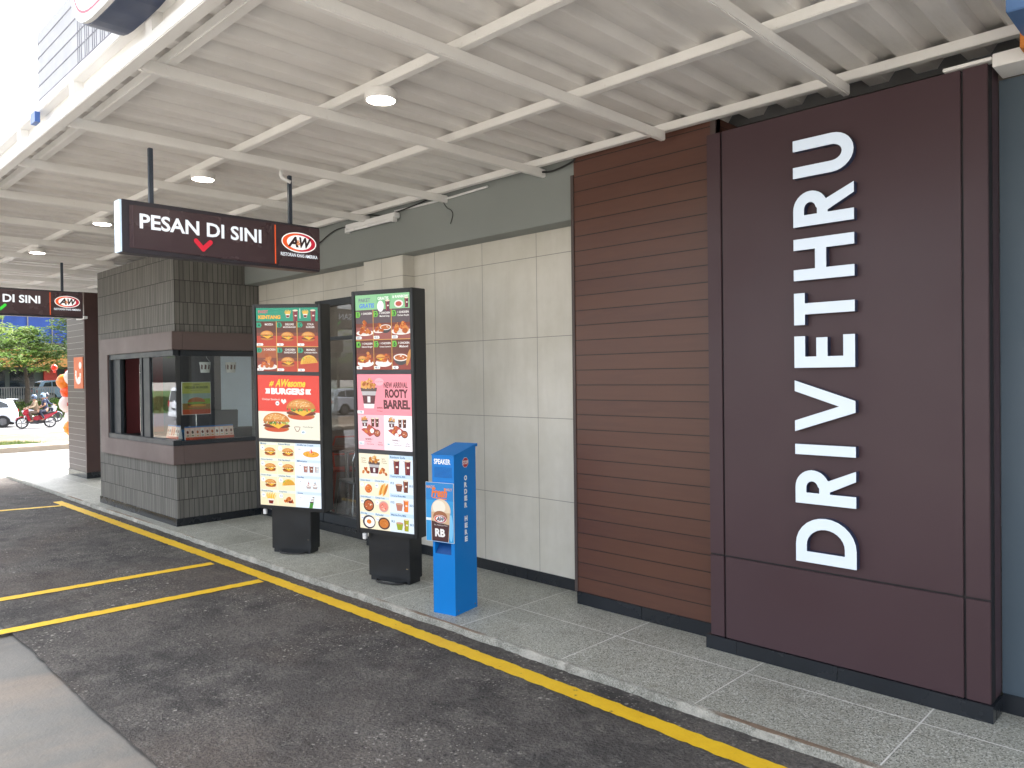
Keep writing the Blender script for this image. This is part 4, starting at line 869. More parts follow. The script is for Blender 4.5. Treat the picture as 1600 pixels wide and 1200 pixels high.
def b2p1(p, x0, y0, x1, y1):
    G = g(p, x0, y0, x1, y1); w_, h = x1-x0, y1-y0; p.rect(x0, y0, x1, y1, '5a3c38', 0); p.rect(*G(0, .79), *G(1, 1), '2f9478', 1); p.text("PAKET", *G(.04, .915), *G(.20, .965), 'c86a74', 4, .04); p.text("KENTANG", *G(.04, .825), *G(.40, .885), 'f0b040', 4, .05, fit=True)
    p.rect(*G(.71, .83), *G(.72, .985), 'e8f4ee', 3)
    for ox in (.52, .80): q = G(ox, .90); fries(p, q[0], q[1]+.0, w_*.10, 3); q = G(ox+.12, .87); drink(p, *q, w_*.09, '7a3444')
    nm = [("A", "MOZZA", "", "60.5"), ("B", "DELUXE", "MOZZABURGER", "62"), ("C", "COLA", "BURGER", "61"), ("D", "2 CHICKEN", "", "60.5"), ("E", "CHICKEN", "SANDWICH", "56.5"), ("F", "MANGO", "CHICKEN FIESTA", "56")]
    fd = [lambda a, b: burger(p, a, b+.01, w_*.22, 4), lambda a, b: burger(p, a, b, w_*.21, 4), lambda a, b: burger(p, a, b, w_*.22, 4), lambda a, b: chicken(p, a, b, w_*.26, 4, 16), lambda a, b: burger(p, a, b, w_*.22, 4), lambda a, b: taco(p, a, b-.01, w_*.26, 4)]
    for k in range(6):
        c = k % 3; r_ = k//3; yy0 = .395*(1-r_)+.004; A = G(c/3+.005, yy0); B = G((c+1)/3-.005, yy0+.387); cellA(p, *A, *B, '2c9a78', *nm[k], fd[k], ('5e3830', 'b84432') if k != 3 else ('a05638', '8a3c34'))
    for c in (1, 2): p.rect(*G(c/3-.005, 0), *G(c/3+.005, .79), 'dca858', 11)
    p.rect(*G(0, .391), *G(1, .399), 'dca858', 11)
def b2p2(p, x0, y0, x1, y1):
    G = g(p, x0, y0, x1, y1); w_, h = x1-x0, y1-y0; p.rect(x0, y0, x1, y1, 'eae6d4', 0); p.rect(*G(0, .43), *G(1, 1), 'dc4338', 1)
    p.text("#", *G(.19, .81), *G(.27, .92), 'f4d43a', 4, .03, .3); p.text("AWesome", *G(.29, .82), *G(.78, .94), 'f4d43a', 4, .03, .35, fit=True); p.text("BURGERS", *G(.22, .70), *G(.76, .80), 'f8f6f2', 4, .06, fit=True)
    p.poly([G(.12, .71), G(.20, .71), G(.20, .79), G(.12, .79), G(.145, .75)], 'f8f6f2', 4); p.poly([G(.78, .71), G(.87, .71), G(.845, .75), G(.87, .79), G(.78, .79)], 'f8f6f2', 4)
    p.text("Chicken Sandwich", *G(.07, .60), *G(.36, .64), 'f4eee6', 4); p.ell(*G(.32, .56), .02, .02, 'f8f8f8', 4); p.text("46", *G(.295, .545), *G(.345, .575), '3a3a5a', 5, .02)
    for q in ((.40, .60), (.42, .58), (.445, .60)): p.ell(*G(*q), w_*.018, h*.03, 'f4eee6', 4, rot=.3)
    q = G(.70, .48); burger(p, q[0], q[1], w_*.48, 4, True); q = G(.30, .24); burger(p, q[0], q[1]+.015, w_*.45, 13, True)
    p.line([G(.59, .20), G(.60, .16), G(.62, .13), G(.65, .13), G(.67, .16), G(.68, .20)], .006, '8a5a4a', 4); p.line([G(.6, .2), G(.67, .2)], .005, '8a5a4a', 4); p.text("Mozza Burger", *G(.70, .185), *G(.92, .215), '4a4a4a', 4); p.ell(*G(.73, .12), .022, .018, 'e8f4fa', 3); p.text("60", *G(.70, .105), *G(.76, .135), '22608a', 5, .02)
def b2p3(p, x0, y0, x1, y1):
    G = g(p, x0, y0, x1, y1); w_, h = x1-x0, y1-y0; p.rect(x0, y0, x1, y1, 'f4ead0', 0); p.rect(*G(.585, 0), *G(1, 1), 'e2edf8', 1)
    B_ = lambda a, b: burger(p, a, b, w_*.19, 4)
    nm = [("Mozza", "60", B_), ("Deluxe Mozza", "73", B_), ("Waffle Ice Cream", "25.5", lambda a, b: (p.ell(a, b-.01, w_*.13, h*.05, 'e8a83c', 4), p.specks(a, b-.01, w_*.1, h*.03, ['b8702a', 'f4c45a'], 14, .006, 5, rnd), p.poly([(a-.02, b), (a+.02, b), (a, b+.05)], 'd85a50', 7), p.line([(a-.01, b), (a, b+.045)], .005, 'f8f4f0', 8))),
          ("Chicken Sandwich", "36.5", B_), ("Fish Sandwich", "36.5", B_), ("Milkshakes", "24", lambda a, b: [drink(p, a+(k-1)*w_*.09, b, w_*.075, ['b08078', '8a5a50', 'c8ccd0'][k], 4, 'f0f0f0', 1.3) for k in range(3)]),
          ("Cheese Burger", "42", B_), ("Chicken Fiesta", "30", lambda a, b: taco(p, a, b-.01, w_*.2, 4)), ("Sundae", "15", lambda a, b: (sundae(p, a-.03, b, w_*.10, 4, 'b0382e'), sundae(p, a+.035, b, w_*.10, 4, '3c2c2c'))),
          ("French Fries", "26.5", lambda a, b: fries(p, a, b, w_*.16, 4)), ("Curly Fries", "26.5", lambda a, b: (chicken(p, a, b+.01, w_*.17, 4, 12, False), p.poly([(a+.0, b-.03), (a+.03, b-.03), (a+.035, b-.01), (a-.005, b-.01)], '7a2a28', 10))), ("Cone", "12", lambda a, b: cone(p, a, b, w_*.13, 4))]
    for k, (n_, pr, fn) in enumerate(nm):
        c = k % 3; r_ = k//3; a0, a1 = ((.0, .285), (.292, .578), (.59, 1.0))[c]; A = G(a0+.006, .75-.25*r_+.003); B = G(a1, .75-.25*r_+.247)
        cellC(p, *A, *B, n_, pr, fn, 'f4e4be' if c < 2 else 'e6eff8', 'e2e8dc' if c < 2 else 'cfe0f0')
menu_board((-4.846, 3.541, 0), R(14.8), .598, .380, 1.898, .016, .025, .011, "nearer tall lit menu board with pink ROOTY BARREL panel", (b1p1, b1p2, b1p3))
menu_board((-6.34, 3.538, 0), R(27.7), .702, .403, 1.873, .026, .055, .028, "farther tall lit menu board with red BURGERS panel", (b2p1, b2p2, b2p3))

# ------------------------------------------------------------------ speaker post
th = R(12); sp = thing("speaker_post", (-3.825, 3.333, 0), "bright blue drive-through speaker post reading ORDER HERE", "speaker post", rz=th)
w_, d_ = .185, .252
m = MB()   # body shell: side profile with slot, built as column + recess
zs0, zs1 = .405, .485
m.box(-w_, 0, 0, 0, d_, zs0); m.box(-w_, .055, zs0, 0, d_, zs1); m.box(-w_, 0, zs0, -w_+.018, .055, zs1); m.box(-.03, 0, zs0, 0, .055, zs1)
m.prism([(-w_, 0, zs1), (-w_, 0, 1.075), (-w_, d_, 1.135), (-w_, d_, zs1)], (w_, 0, 0)); m.build("body", BLUE, sp, bevel=.0)
m = MB(); m.prism([(-w_-.003, -.004, 1.076), (-w_-.003, d_+.02, 1.137), (-w_-.003, d_+.02, 1.115), (-w_-.003, d_+.014, 1.115), (-w_-.003, d_+.014, 1.131), (-w_-.003, -.004, 1.070)], (w_+.006, 0, 0)); m.build("cap", BLUE, sp)
m = MB(); m.prism([(-w_+.018, .002, zs0+.001), (-w_+.018, .054, zs0+.001), (-w_+.018, .054, zs1-.02)], (w_-.048, 0, 0)); m.build("slot_lip", BLUED, sp)
m = MB()
for k in range(9): m.box(-w_+.02, -.0025, .925+k*.008, -.018, .0, .927+k*.008)
m.build("grille", BLUED, sp)
p = Print(); p.y = -.0005; p.text("SPEAKER", -w_+.018, 1.012, -.028, 1.048, 'ffffff', 2, .03, fit=True); p.build("front_lettering", PRINT, sp)
p = Print(); o8 = [(.130+.037*math.cos(R(22.5+45*k)), 1.017+.037*math.sin(R(22.5+45*k))) for k in range(8)]
p.poly(o8, 'e8e4e4', 1); p.poly([(.130+(a-.13)*.9, 1.017+(b-1.017)*.9) for a, b in o8], 'b8283a', 2); p.text("STOP", .098, 1.004, .162, 1.030, 'f4f4f4', 3, .03, fit=True)
z = .930
for ch in "ORDER HERE":
    if ch != ' ': p.text(ch, .113, z-.036, .147, z, 'f6fafe', 2, .07, fit=True)
    z -= .0462
p.v = [(-y+.0005, x, zz) for x, y, zz in p.v]; p.build("side_lettering", PRINT, sp)
m = MB(); m.cyl((0, .03, .03), (.004, .03, .03), .005); m.cyl((0, d_-.03, .03), (.004, d_-.03, .03), .005); m.build("bolt", CHROME, sp)
pp = thing("drink_poster", (-3.825, 3.333, .49), "small sky-blue root beer poster reading RB taped on the speaker post front", "poster", rz=th)
m = MB(); m.box(-.228, -.018, 0, .008, -.012, .40); m.box(-.17, -.012, .05, -.03, 0, .06); m.build("board", WHITEP, pp)
p = Print(); p.y = -.0182; p.rect(-.226, .002, .006, .398, '2f9ad8', 0); p.rect(-.226, .28, .006, .398, '1f86cc', 1); p.rect(-.226, .14, -.17, .158, 'e8f4fc', 2); p.ell(-.016, .10, .018, .09, '7cc6ee', 1)
p.text("MADE", -.220, .355, -.150, .380, 'f0a878', 3, .02); p.text("DAILY", -.070, .345, -.002, .370, 'f0a878', 3, .02); p.text("Fresh", -.180, .300, -.045, .365, 'f07c28', 4, .04, .25, fit=True); p.line([(-.17, .297), (-.05, .290)], .006, 'f07c28', 4)
p.ell(-.10, .215, .082, .075, 'e9d2b4', 2, n=26); p.ell(-.115, .235, .055, .045, 'f6ecd8', 3); p.poly([(-.18, .005), (-.035, .005), (-.022, .20), (-.182, .20)], 'd8b48e', 3); p.poly([(-.175, .005), (-.04, .005), (-.03, .12), (-.178, .14)], '4a2628', 4); p.ell(-.105, .17, .06, .04, 'a86a48', 4)
logo(p, -.105, .155, .105, 6, '22264a'); p.text("Est. America's Fave", -.155, .108, -.045, .122, 'e8dcd4', 6); p.text("RB", -.150, .035, -.065, .090, 'f6f2ee', 6, .05, fit=True)
p.build("print", PRINT, pp)

# ------------------------------------------------------------------ furniture behind the door
REDM = plain("red_orange_metal", (.55, .07, .03), .35)
def chair(x, y, rz, lb, mat):
    t = thing("dining_chair", (x, y, 0.012), lb, "chair", None, rz)
    m = MB(); m.box(-.2, -.2, .44, .2, .2, .465); m.build("seat", mat if mat is REDM else plain("seat_grey", (.4, .4, .4), .4), t, bevel=.01)
    for sx in (-1, 1):
        for sy in (-1, 1): MB().tube([(sx*.23, sy*.24, 0), (sx*.18, sy*.18, .44)], .013, 8).build("leg", mat, t)
    m = MB(); m.tube([(-.18, .18, .44), (-.2, .22, .70), (-.16, .24, .84), (.16, .24, .84), (.2, .22, .70), (.18, .18, .44)], .013, 8); m.tube([(-.19, .21, .62), (.19, .21, .62)], .010, 8); m.build("backrest", mat, t); return t
chair(-8.12, 5.35, R(60), "red-orange metal chair left of the pedestal table behind the glass door", REDM); chair(-7.25, 5.55, R(-60), "red-orange metal chair right of the pedestal table behind the glass door", REDM); chair(-7.12, 4.85, R(-100), "chrome-framed chair nearest the glass door", CHROME)
t = thing("dining_table", (-7.72, 5.05, .012), "round brown table on a steel pedestal behind the glass door", "table")
MB().lathe([(.001, .74), (.34, .74), (.35, .755), (.34, .77), (.001, .77)], n=32).build("table_top", plain("table_brown", (.12, .05, .03), .4), t); MB().cyl((0, 0, .02), (0, 0, .74), .028).build("pedestal", CHROME, t, smooth=True); MB().lathe([(.001, .03), (.05, .03), (.24, .012), (.24, 0), (.001, 0)], n=32).build("foot", CHROME, t)
t = thing("wall_notice", (-7.6, 8.99, 1.2), "purple and white notice seen dimly through the glass door", "notice")
m = MB(); m.box(-.4, -.02, 0, .4, 0, .9); m.build("board", plain("notice_purple", (.16, .14, .26), .5), t)
# ------------------------------------------------------------------ vehicles
TYRE = plain("tyre", (.014, .014, .015), .75); RIM = plain("alloy_rim", (.22, .225, .235), .35, .7); CGL = plain("car_glass", (.012, .016, .02), .06, 0, .1, 1, .8)
TAIL = plain("tail_light_red", (.45, .01, .012), .2); HEADL = plain("head_light", (.7, .72, .75), .12); PLASTIC = plain("black_trim_plastic", (.02, .02, .022), .6)
def wheel(t, x, y, r, wd=.2, side=1, name="wheel"):
    o = bpy.data.objects.new(name, None); COL.objects.link(o); o.parent = t; o.location = (x, y, r)
    MB().lathe([(r*.62, -wd/2), (r*.93, -wd/2), (r, -wd/2+.03), (r, wd/2-.03), (r*.93, wd/2), (r*.62, wd/2), (r*.62, -wd/2)], n=28, axis='Y').build("tyre", TYRE, o, smooth=True)
    m = MB(); m.lathe([(r*.62, -wd*.4), (r*.56, -wd*.45), (r*.56, wd*.45), (r*.62, wd*.4)], n=28, axis='Y')
    for k in range(5):
        a = R(72*k); dx, dz = math.cos(a), math.sin(a); px, pz = -dz, dx; h = side*wd*.42
        m.prism([(dx*.02+px*.03, h, dz*.02+pz*.03), (dx*r*.57+px*.045, h, dz*r*.57+pz*.045), (dx*r*.57-px*.045, h, dz*r*.57-pz*.045), (dx*.02-px*.03, h, dz*.02-pz*.03)], (0, -side*.02, 0))
    m.cyl((0, side*wd*.36, 0), (0, side*wd*.46, 0), r*.16, n=14); m.lathe([(.001, side*wd*.2), (r*.56, side*wd*.2)], n=28, axis='Y'); m.build("rim", RIM, o); return o
def car(name, loc, rz, paint, lb, cat, prof, roofline, L_, W_, wb, r, wins, sill=.2, tail_z=(.75, .95), group=None):
    """prof: lower body side outline (x,z) nose at +x; roofline: greenhouse outline (x,z)"""
    t = thing(name, loc, lb, cat, group, rz); h = W_/2
    # body side outline with wheel arches cut
    fxw, rxw = wb/2, -wb/2; bot = []
    def archp(cx): return [(cx+(r+.05)*math.cos(R(a)), r+(r+.05)*math.sin(R(a))) for a in range(0, 181, 20)]
    low = [(L_/2-.05, sill)]+[q for q in archp(fxw) if q[1] >= sill]+[q for q in archp(rxw) if q[1] >= sill]+[(-L_/2+.05, sill)]
    out = low+prof
    m = MB(); n = len(out); sec = [(-h, .0), (-h+.06, .05)]
    rings = [(-h, .0), (h, .0)]
    vs = []; 
    def inset(q, k): return (q[0]*(1-k*.02), q[1]+(0 if q[1] < .5 else -k*.03))
    for y, k in ((-h+.0, 1), (-h+.0, 0), (-h+.05, -0.5), (h-.05, -.5), (h, 0), (h, 1)):
        pass
    ys = [(-h, 1.), (-h+.07, 0.), (0, -.4), (h-.07, 0.), (h, 1.)]
    for y, k in ys:
        for q in out: a = inset(q, k); vs.append((a[0], y, a[1]))
    fs = [list(range(n)), [4*n+i for i in range(n)][::-1]]
    for s_ in range(4):
        for i in range(n): fs.append((s_*n+i, s_*n+(i+1) % n, (s_+1)*n+(i+1) % n, (s_+1)*n+i))
    m.add(vs, fs)
    # greenhouse
    g_ = roofline; n = len(g_); zt = max(q[1] for q in g_); zb = min(q[1] for q in g_); vs = []
    for sgn_ in (-1, 1):
        for q in g_: k = (q[1]-zb)/(zt-zb); vs.append((q[0], sgn_*(h-.04-.15*k), q[1]))
    m.add(vs, [list(range(n)), [n+i for i in range(n)][::-1]]+[(i, (i+1) % n, n+(i+1) % n, n+i) for i in range(n)])
    m.build("body", paint, t, smooth=True)
    for wv in wins:
        for sgn_ in (-1, 1):
            mm = MB(); mm.prism([(q[0], sgn_*(h-.04-.15*(q[1]-zb)/(zt-zb)+.004), q[1]) for q in wv], (0, -sgn_*.01, 0)); mm.build("side_window", CGL, t)
    # rear and front screens following the greenhouse ends
    def endscreen(a, b, nm, off):
        (xa, za), (xb, zb_) = a, b; ka, kb = (za-zb)/(zt-zb), (zb_-zb)/(zt-zb); mm = MB()
        ha, hb = h-.12-.15*ka, h-.12-.15*kb
        mm.add([(xa+off, -ha, za), (xa+off, ha, za), (xb+off, hb, zb_), (xb+off, -hb, zb_), (xa-off, -ha, za), (xa-off, ha, za), (xb-off, hb, zb_), (xb-off, -hb, zb_)], [(0, 1, 2, 3), (7, 6, 5, 4), (0, 4, 5, 1), (2, 6, 7, 3), (1, 5, 6, 2), (0, 3, 7, 4)]); mm.build(nm, CGL, t)
    endscreen((g_[0][0]*.96+g_[1][0]*.04, zb+.03), (g_[0][0]*.15+g_[1][0]*.85, zb*.15+g_[1][1]*.85), "windscreen", .012)
    endscreen((g_[-1][0]*.96+g_[-2][0]*.04, zb+.03), (g_[-1][0]*.15+g_[-2][0]*.85, zb*.15+g_[-2][1]*.85), "rear_window", -.012)
    for sx, side_ in ((fxw, 1), (fxw, -1), (rxw, 1), (rxw, -1)): wheel(t, sx, side_*(h-.10), r, .19, side_)
    for s_ in (-1, 1):
        mm = MB(); mm.box(-L_/2-.008, s_*h*.93-s_*.0-.0, tail_z[0], -L_/2+.22, s_*(h-.16), tail_z[1]); mm.build("tail_light", TAIL, t, bevel=.01)
        mm = MB(); mm.box(L_/2-.25, s_*(h-.30), .62, L_/2-.01, s_*(h-.03), .76); mm.build("head_light", HEADL, t, bevel=.01)
        mm = MB(); mm.box(g_[0][0]-.35, s_*(h-.0), 1.0, g_[0][0]-.22, s_*(h+.14), 1.12); mm.build("wing_mirror", paint, t, bevel=.02)
        for hx in (.25, -.65):
            mm = MB(); mm.box(hx-.09, s_*(h-.005), .86, hx+.09, s_*(h+.02), .885); mm.build("door_handle", paint, t)
    mm = MB(); mm.box(-L_/2-.02, -h+.06, sill, -L_/2+.1, h-.06, sill+.28); mm.build("rear_bumper", paint, t, bevel=.03)
    mm = MB(); mm.box(-L_/2-.03, -.26, .62, -L_/2-.018, .26, .73); mm.build("number_plate", plain("plate_black", (.02, .02, .02), .5), t)
    mm = MB(); mm.box(-L_/2+.2, -h+.12, .14, L_/2-.2, h-.12, sill+.12); mm.build("underbody", PLASTIC, t)
    return t
WCAR = plain("white_car_paint", (.55, .58, .62), .2, 0, .02, 1, .6)
hb_prof = [(-1.93, .45), (-1.95, .75), (-1.88, .98), (-1.2, 1.02), (.7, .97), (1.55, .85), (1.85, .70), (1.92, .45)]
hb_roof = [(1.0, .93), (.35, 1.42), (-.4, 1.50), (-1.45, 1.47), (-1.72, 1.42), (-1.88, .96)]
hb_w = [[(.75, 1.0), (.28, 1.37), (-.30, 1.42), (-.30, 1.0)], [(-.36, 1.0), (-.36, 1.42), (-1.10, 1.40), (-1.45, 1.22), (-1.5, 1.04)]]
c = car("hatchback_car", (-47.3, 8.35, -.745), R(-90), WCAR, "white hatchback driving left on the street, cut by the left edge", "car", hb_prof, hb_roof, 3.9, 1.7, 2.45, .31, hb_w)
m = MB(); m.box(-2.0, -.55, 1.44, -1.66, .55, 1.48); m.build("roof_spoiler", WCAR, c, bevel=.01)
suv_p = [(-2.2, .5), (-2.24, .85), (-2.15, 1.12), (-1.4, 1.15), (.9, 1.08), (1.85, .98), (2.18, .78), (2.2, .5)]
suv_r = [(1.2, 1.05), (.55, 1.60), (-.3, 1.70), (-1.65, 1.66), (-1.95, 1.58), (-2.15, 1.08)]
suv_w = [[(.95, 1.14), (.48, 1.52), (-.28, 1.60), (-.28, 1.14)], [(-.34, 1.14), (-.34, 1.60), (-1.2, 1.58), (-1.2, 1.14)], [(-1.26, 1.16), (-1.26, 1.56), (-1.7, 1.50), (-1.85, 1.22)]]
car("suv_car", (-42.3, -19.6, -.745), R(-90), WCAR, "white sport utility car on the street, seen reflected in the glass door", "car", suv_p, suv_r, 4.5, 1.8, 2.7, .36, suv_w)
car("parked_suv", (-66.5, 18.0, .05), R(90), plain("blue_silver_paint", (.14, .20, .27), .25, .1), "pale blue-silver vehicle parked behind the far fence", "car", suv_p, suv_r, 4.5, 1.8, 2.7, .36, suv_w)
van_p = [(-2.2, .45), (-2.22, .9), (-2.18, 1.15), (-1.4, 1.16), (1.3, 1.12), (2.0, .98), (2.15, .75), (2.2, .45)]
van_r = [(1.85, 1.05), (1.35, 1.82), (1.0, 1.93), (-1.9, 1.95), (-2.08, 1.86), (-2.2, 1.10)]
van_w = [[(1.55, 1.18), (1.2, 1.76), (.55, 1.78), (.55, 1.18)]]
car("delivery_van", (-45.6, -13.5, -.745), R(-90), WCAR, "white van on the street, seen reflected in the booth window", "van", van_p, van_r, 4.5, 1.75, 2.7, .33, van_w, tail_z=(.8, 1.15))

# ------------------------------------------------------------------ people on motorbikes
def skin(name, chains, mat, parent, sub=2):
    """chains: list of [(x,y,z,r)...]; chains whose first point equals an existing point are joined to it"""
    vs = []; es = []; rs = []; idx = {}
    for ch in chains:
        prev = None
        for q in ch:
            k = tuple(round(a, 4) for a in q[:3])
            if k not in idx: idx[k] = len(vs); vs.append(q[:3]); rs.append(q[3])
            if prev is not None and prev != idx[k]: es.append((prev, idx[k]))
            prev = idx[k]
    me = bpy.data.meshes.new(name); me.from_pydata(vs, es, []); ob = bpy.data.objects.new(name, me); COL.objects.link(ob)
    sm = ob.modifiers.new("s", 'SKIN'); sm.use_smooth_shade = True; ob.modifiers.new("u", 'SUBSURF').levels = sub
    for i, r in enumerate(rs): me.skin_vertices[0].data[i].radius = (r, r)
    me.skin_vertices[0].data[0].use_root = True
    dg = bpy.context.evaluated_depsgraph_get(); me2 = bpy.data.meshes.new_from_object(ob.evaluated_get(dg)); bpy.data.objects.remove(ob)
    me2.materials.clear(); me2.materials.append(mat)
    o = bpy.data.objects.new(name, me2); COL.objects.link(o); o.parent = parent; return o
SKIN = plain("skin", (.36, .19, .12), .5, 0, .05)
def rider(loc, rz, lb, shirt, trous, helm, front=True, shoes=(.05, .04, .04)):
    t = thing("person", loc, lb, "person", None, rz); X = 0.
    hip = (-.05, 0, .82); ch = (.02, 0, 1.10); sh = (.05, 0, 1.32); nk = (.07, 0, 1.42); hd = (.10, 0, 1.52)
    hx = .42 if front else .22; hz = 1.02 if front else 1.0
    body = [[(*hip, .12), (*ch, .12), (*sh, .10), (*nk, .05), (*hd, .085), (.10, 0, 1.60, .07)], [(*nk, .05), (.12, 0, 1.47, .055)]]
    sl = [[(*hip, .145), (*ch, .145), (*sh, .125), (*nk, .065)]]; tr = [[(-.05, 0, .83, .15), (-.02, 0, .80, .13)]]
    for s in (-1, 1):
        S_ = (.05, s*.17, 1.32); E_ = (.16 if front else .08, s*.27, 1.10); H_ = (hx, s*.26 if front else s*.16, hz)
        body.append([(*sh, .10), (*S_, .055), (*E_, .042), (*H_, .030), (H_[0]+.06, H_[1], H_[2]-.01, .034), (H_[0]+.11, H_[1]-s*.01, H_[2]-.05, .018)])
        body.append([(H_[0]+.06, H_[1], H_[2]-.01, .034), (H_[0]+.08, H_[1]-s*.045, H_[2]-.03, .013)])
        for f in (-.02, 0, .02): body.append([(H_[0]+.06, H_[1], H_[2]-.01, .034), (H_[0]+.10, H_[1]+f, H_[2]-.03, .010), (H_[0]+.09, H_[1]+f, H_[2]-.06, .009)])
        sl.append([(*sh, .125), (*S_, .075), (.12 if front else .07, s*.23, 1.19, .062)])
        if front: sl[-1] += [(*E_, .055), ((E_[0]+H_[0])/2+.06, s*.265, 1.05, .045)]
        K_ = (.36 if front else .30, s*.20, .80 if front else .76); A_ = (.22 if front else .12, s*.19, .40); F_ = (.36 if front else .24, s*.19, .33)
        body.append([(*hip, .12), (-.03, s*.11, .80, .095), (*K_, .06), (*A_, .04), (*F_, .035)])
        tr.append([(-.02, 0, .80, .13), (-.03, s*.11, .80, .115), (*K_, .078), (A_[0]+.02, A_[1], .50, .06), (*A_, .055)])
    skin("person_body", body, SKIN, t); skin("shirt", sl, plain("shirt_"+lb[:4], shirt, .8, 0, .1, 6), t); skin("trousers", tr, plain("trousers_"+lb[:4], trous, .8, 0, .1, 6), t)
    m = MB()
    for s in (-1, 1): fx = .36 if front else .24; m.box(fx-.16, s*.19-.05, .27, fx+.11, s*.19+.05, .36)
    m.build("shoes", plain("shoe", shoes, .6), t, bevel=.03)
    m = MB(); m.lathe([(.001, .15), (.07, .135), (.115, .08), (.132, .0), (.125, -.07), (.115, -.09), (.10, -.09)], (.09, 0, 1.58), n=20); m.build("helmet", plain("helmet_"+lb[:4], helm, .2), t, smooth='all')
    m = MB(); m.lathe([(.10, -.05), (.137, -.03), (.139, .03), (.12, .06)], (.095, 0, 1.57), n=20); m.f = [f for f in m.f if sum(m.v[i][0] for i in f)/len(f) > .14]; m.mi = m.mi[:len(m.f)]; m.c = m.c[:len(m.f)]; m.build("visor", CGL, t, smooth='all')
    m = MB()
    for s in (-1, 1): m.lathe([(.001, .02), (.014, .012), (.001, 0)], (.178, s*.035, 1.53), n=8, axis='X')
    m.build("eye", PLASTIC, t)
    return t
def motorbike(loc, rz, lb, colr, w2=.62):
    t = thing("motorbike", loc, lb, "motorbike", None, rz); P = plain("bike_"+lb[:5], colr, .22); r = .29
    for x in (.62, -.63):
        o = bpy.data.objects.new("wheel", None); COL.objects.link(o); o.parent = t; o.location = (x, 0, r)
        MB().lathe([(r*.80, -.04), (r*.93, -.045), (r, -.015), (r, .015), (r*.93, .045), (r*.80, .04), (r*.80, -.04)], n=28, axis='Y').build("tyre", TYRE, o, smooth=True)
        m = MB(); m.lathe([(r*.80, -.03), (r*.74, -.03), (r*.74, .03), (r*.80, .03)], n=28, axis='Y'); m.cyl((0, -.05, 0), (0, .05, 0), .05, n=14)
        for k in range(5): a = R(72*k+10); m.box(.03, -.012, -.018, r*.77, .012, .018, rot=None); b = len(m.v)-8; m.v[b:] = [tuple(Matrix.Rotation(a, 3, 'Y')@Vector(q)) for q in m.v[b:]]
        m.build("rim", RIM, o)
    for s in (-1, 1): MB().tube([(.62, s*.07, .29), (.50, s*.07, .62), (.42, s*.06, .85)], .022, 8).build("fork", CHROME, t)
    m = MB(); m.prism([(.35, -.11, .55), (.55, -.11, .66), (.60, -.11, .80), (.50, -.11, .98), (.36, -.11, 1.0), (.30, -.11, .75)], (0, .22, 0)); m.build("front_cowl", P, t, bevel=.03, smooth=True)
    m = MB(); m.prism([(.30, -.16, .30), (.42, -.17, .45), (.40, -.17, .82), (.32, -.17, .84), (.26, -.16, .50), (.15, -.16, .33)], (0, .33, 0)); m.build("leg_shield", P, t, bevel=.02, smooth=True)
    m = MB(); m.prism([(.92, -.05, .40), (.85, -.06, .55), (.65, -.06, .63), (.45, -.06, .56), (.47, -.06, .52), (.65, -.06, .585), (.81, -.06, .52)], (0, .12, 0)); m.build("front_mudguard", P, t, bevel=.01)
    m = MB(); m.prism([(.22, -.09, .42), (.10, -.10, .60), (-.35, -.12, .70), (-.85, -.07, .82), (-.92, -.06, .76), (-.55, -.10, .50), (-.25, -.10, .36)], (0, .2, 0)); m.build("tail_body", P if w2 > .5 else PLASTIC, t, bevel=.02)
    m = MB(); m.prism([(.12, -.13, .66), (.02, -.13, .74), (-.40, -.13, .76), (-.80, -.10, .84), (-.86, -.10, .80), (-.40, -.13, .68)], (0, .26, 0)); m.build("seat", RUB, t, bevel=.03)
    m = MB(); m.box(-.25, -.09, .22, .25, .09, .40); m.cyl((-.05, -.1, .30), (-.05, .1, .30), .10, n=16); m.box(-.68, -.045, .24, -.1, -.09, .33); m.build("engine", plain("engine_grey", (.06, .06, .065), .5, .5), t, bevel=.015)
    m = MB(); m.cyl((-.15, -.13, .25), (-.85, -.15, .40), .045, .055, 16); m.build("exhaust", CHROME, t, smooth=True)
    m = MB(); m.tube([(.34, -.34, 1.02), (.38, -.2, 1.03), (.42, 0, 1.0), (.38, .2, 1.03), (.34, .34, 1.02)], .016, 8); m.build("handlebar", PLASTIC, t)
    m = MB(); m.box(.56, -.08, .82, .62, .08, .92); m.build("headlight", HEADL, t, bevel=.02)
    m = MB(); m.box(-.95, -.06, .76, -.90, .06, .84); m.build("tail_light", TAIL, t, bevel=.01)
    for s in (-1, 1): m = MB(); m.tube([(.38, s*.18, 1.03), (.38, s*.24, 1.14)], .007, 6); m.box(.36, s*.24-.045, 1.12, .375, s*.24+.045, 1.18); m.build("mirror", PLASTIC, t)
    m = MB(); m.box(-1.05, -.04, .45, -.9, .04, .75, rot=Matrix.Rotation(R(18), 3, 'Y')); m.build("rear_mudguard", PLASTIC, t)
    return t
bl = (-44.55, 10.62, -.745); fz = R(-90)
motorbike(bl, fz, "red step-through motorbike carrying two people on the street", (.34, .008, .025))
def off(b, dx, dz=0): return (b[0], b[1]-dx, b[2]+dz)
rider(off(bl, -.02), fz, "motorbike rider in tan shirt, brown trousers and dark grey-blue helmet", (.27, .20, .13), (.085, .055, .04), (.10, .14, .22))
rider(off(bl, -.42, .06), fz, "pillion passenger in dark navy and white with pale blue helmet", (.03, .04, .08), (.018, .022, .045), (.24, .36, .50), False)
b2 = (-50.5, 12.5, -.745)
motorbike(b2, R(90), "second motorbike, pale and half hidden behind the red motorbike's passenger", (.6, .62, .66)); rider((b2[0], b2[1]+.0, b2[2]), R(90), "rider in dark blue jacket and black helmet behind the red motorbike", (.014, .026, .06), (.02, .025, .035), (.03, .035, .05))

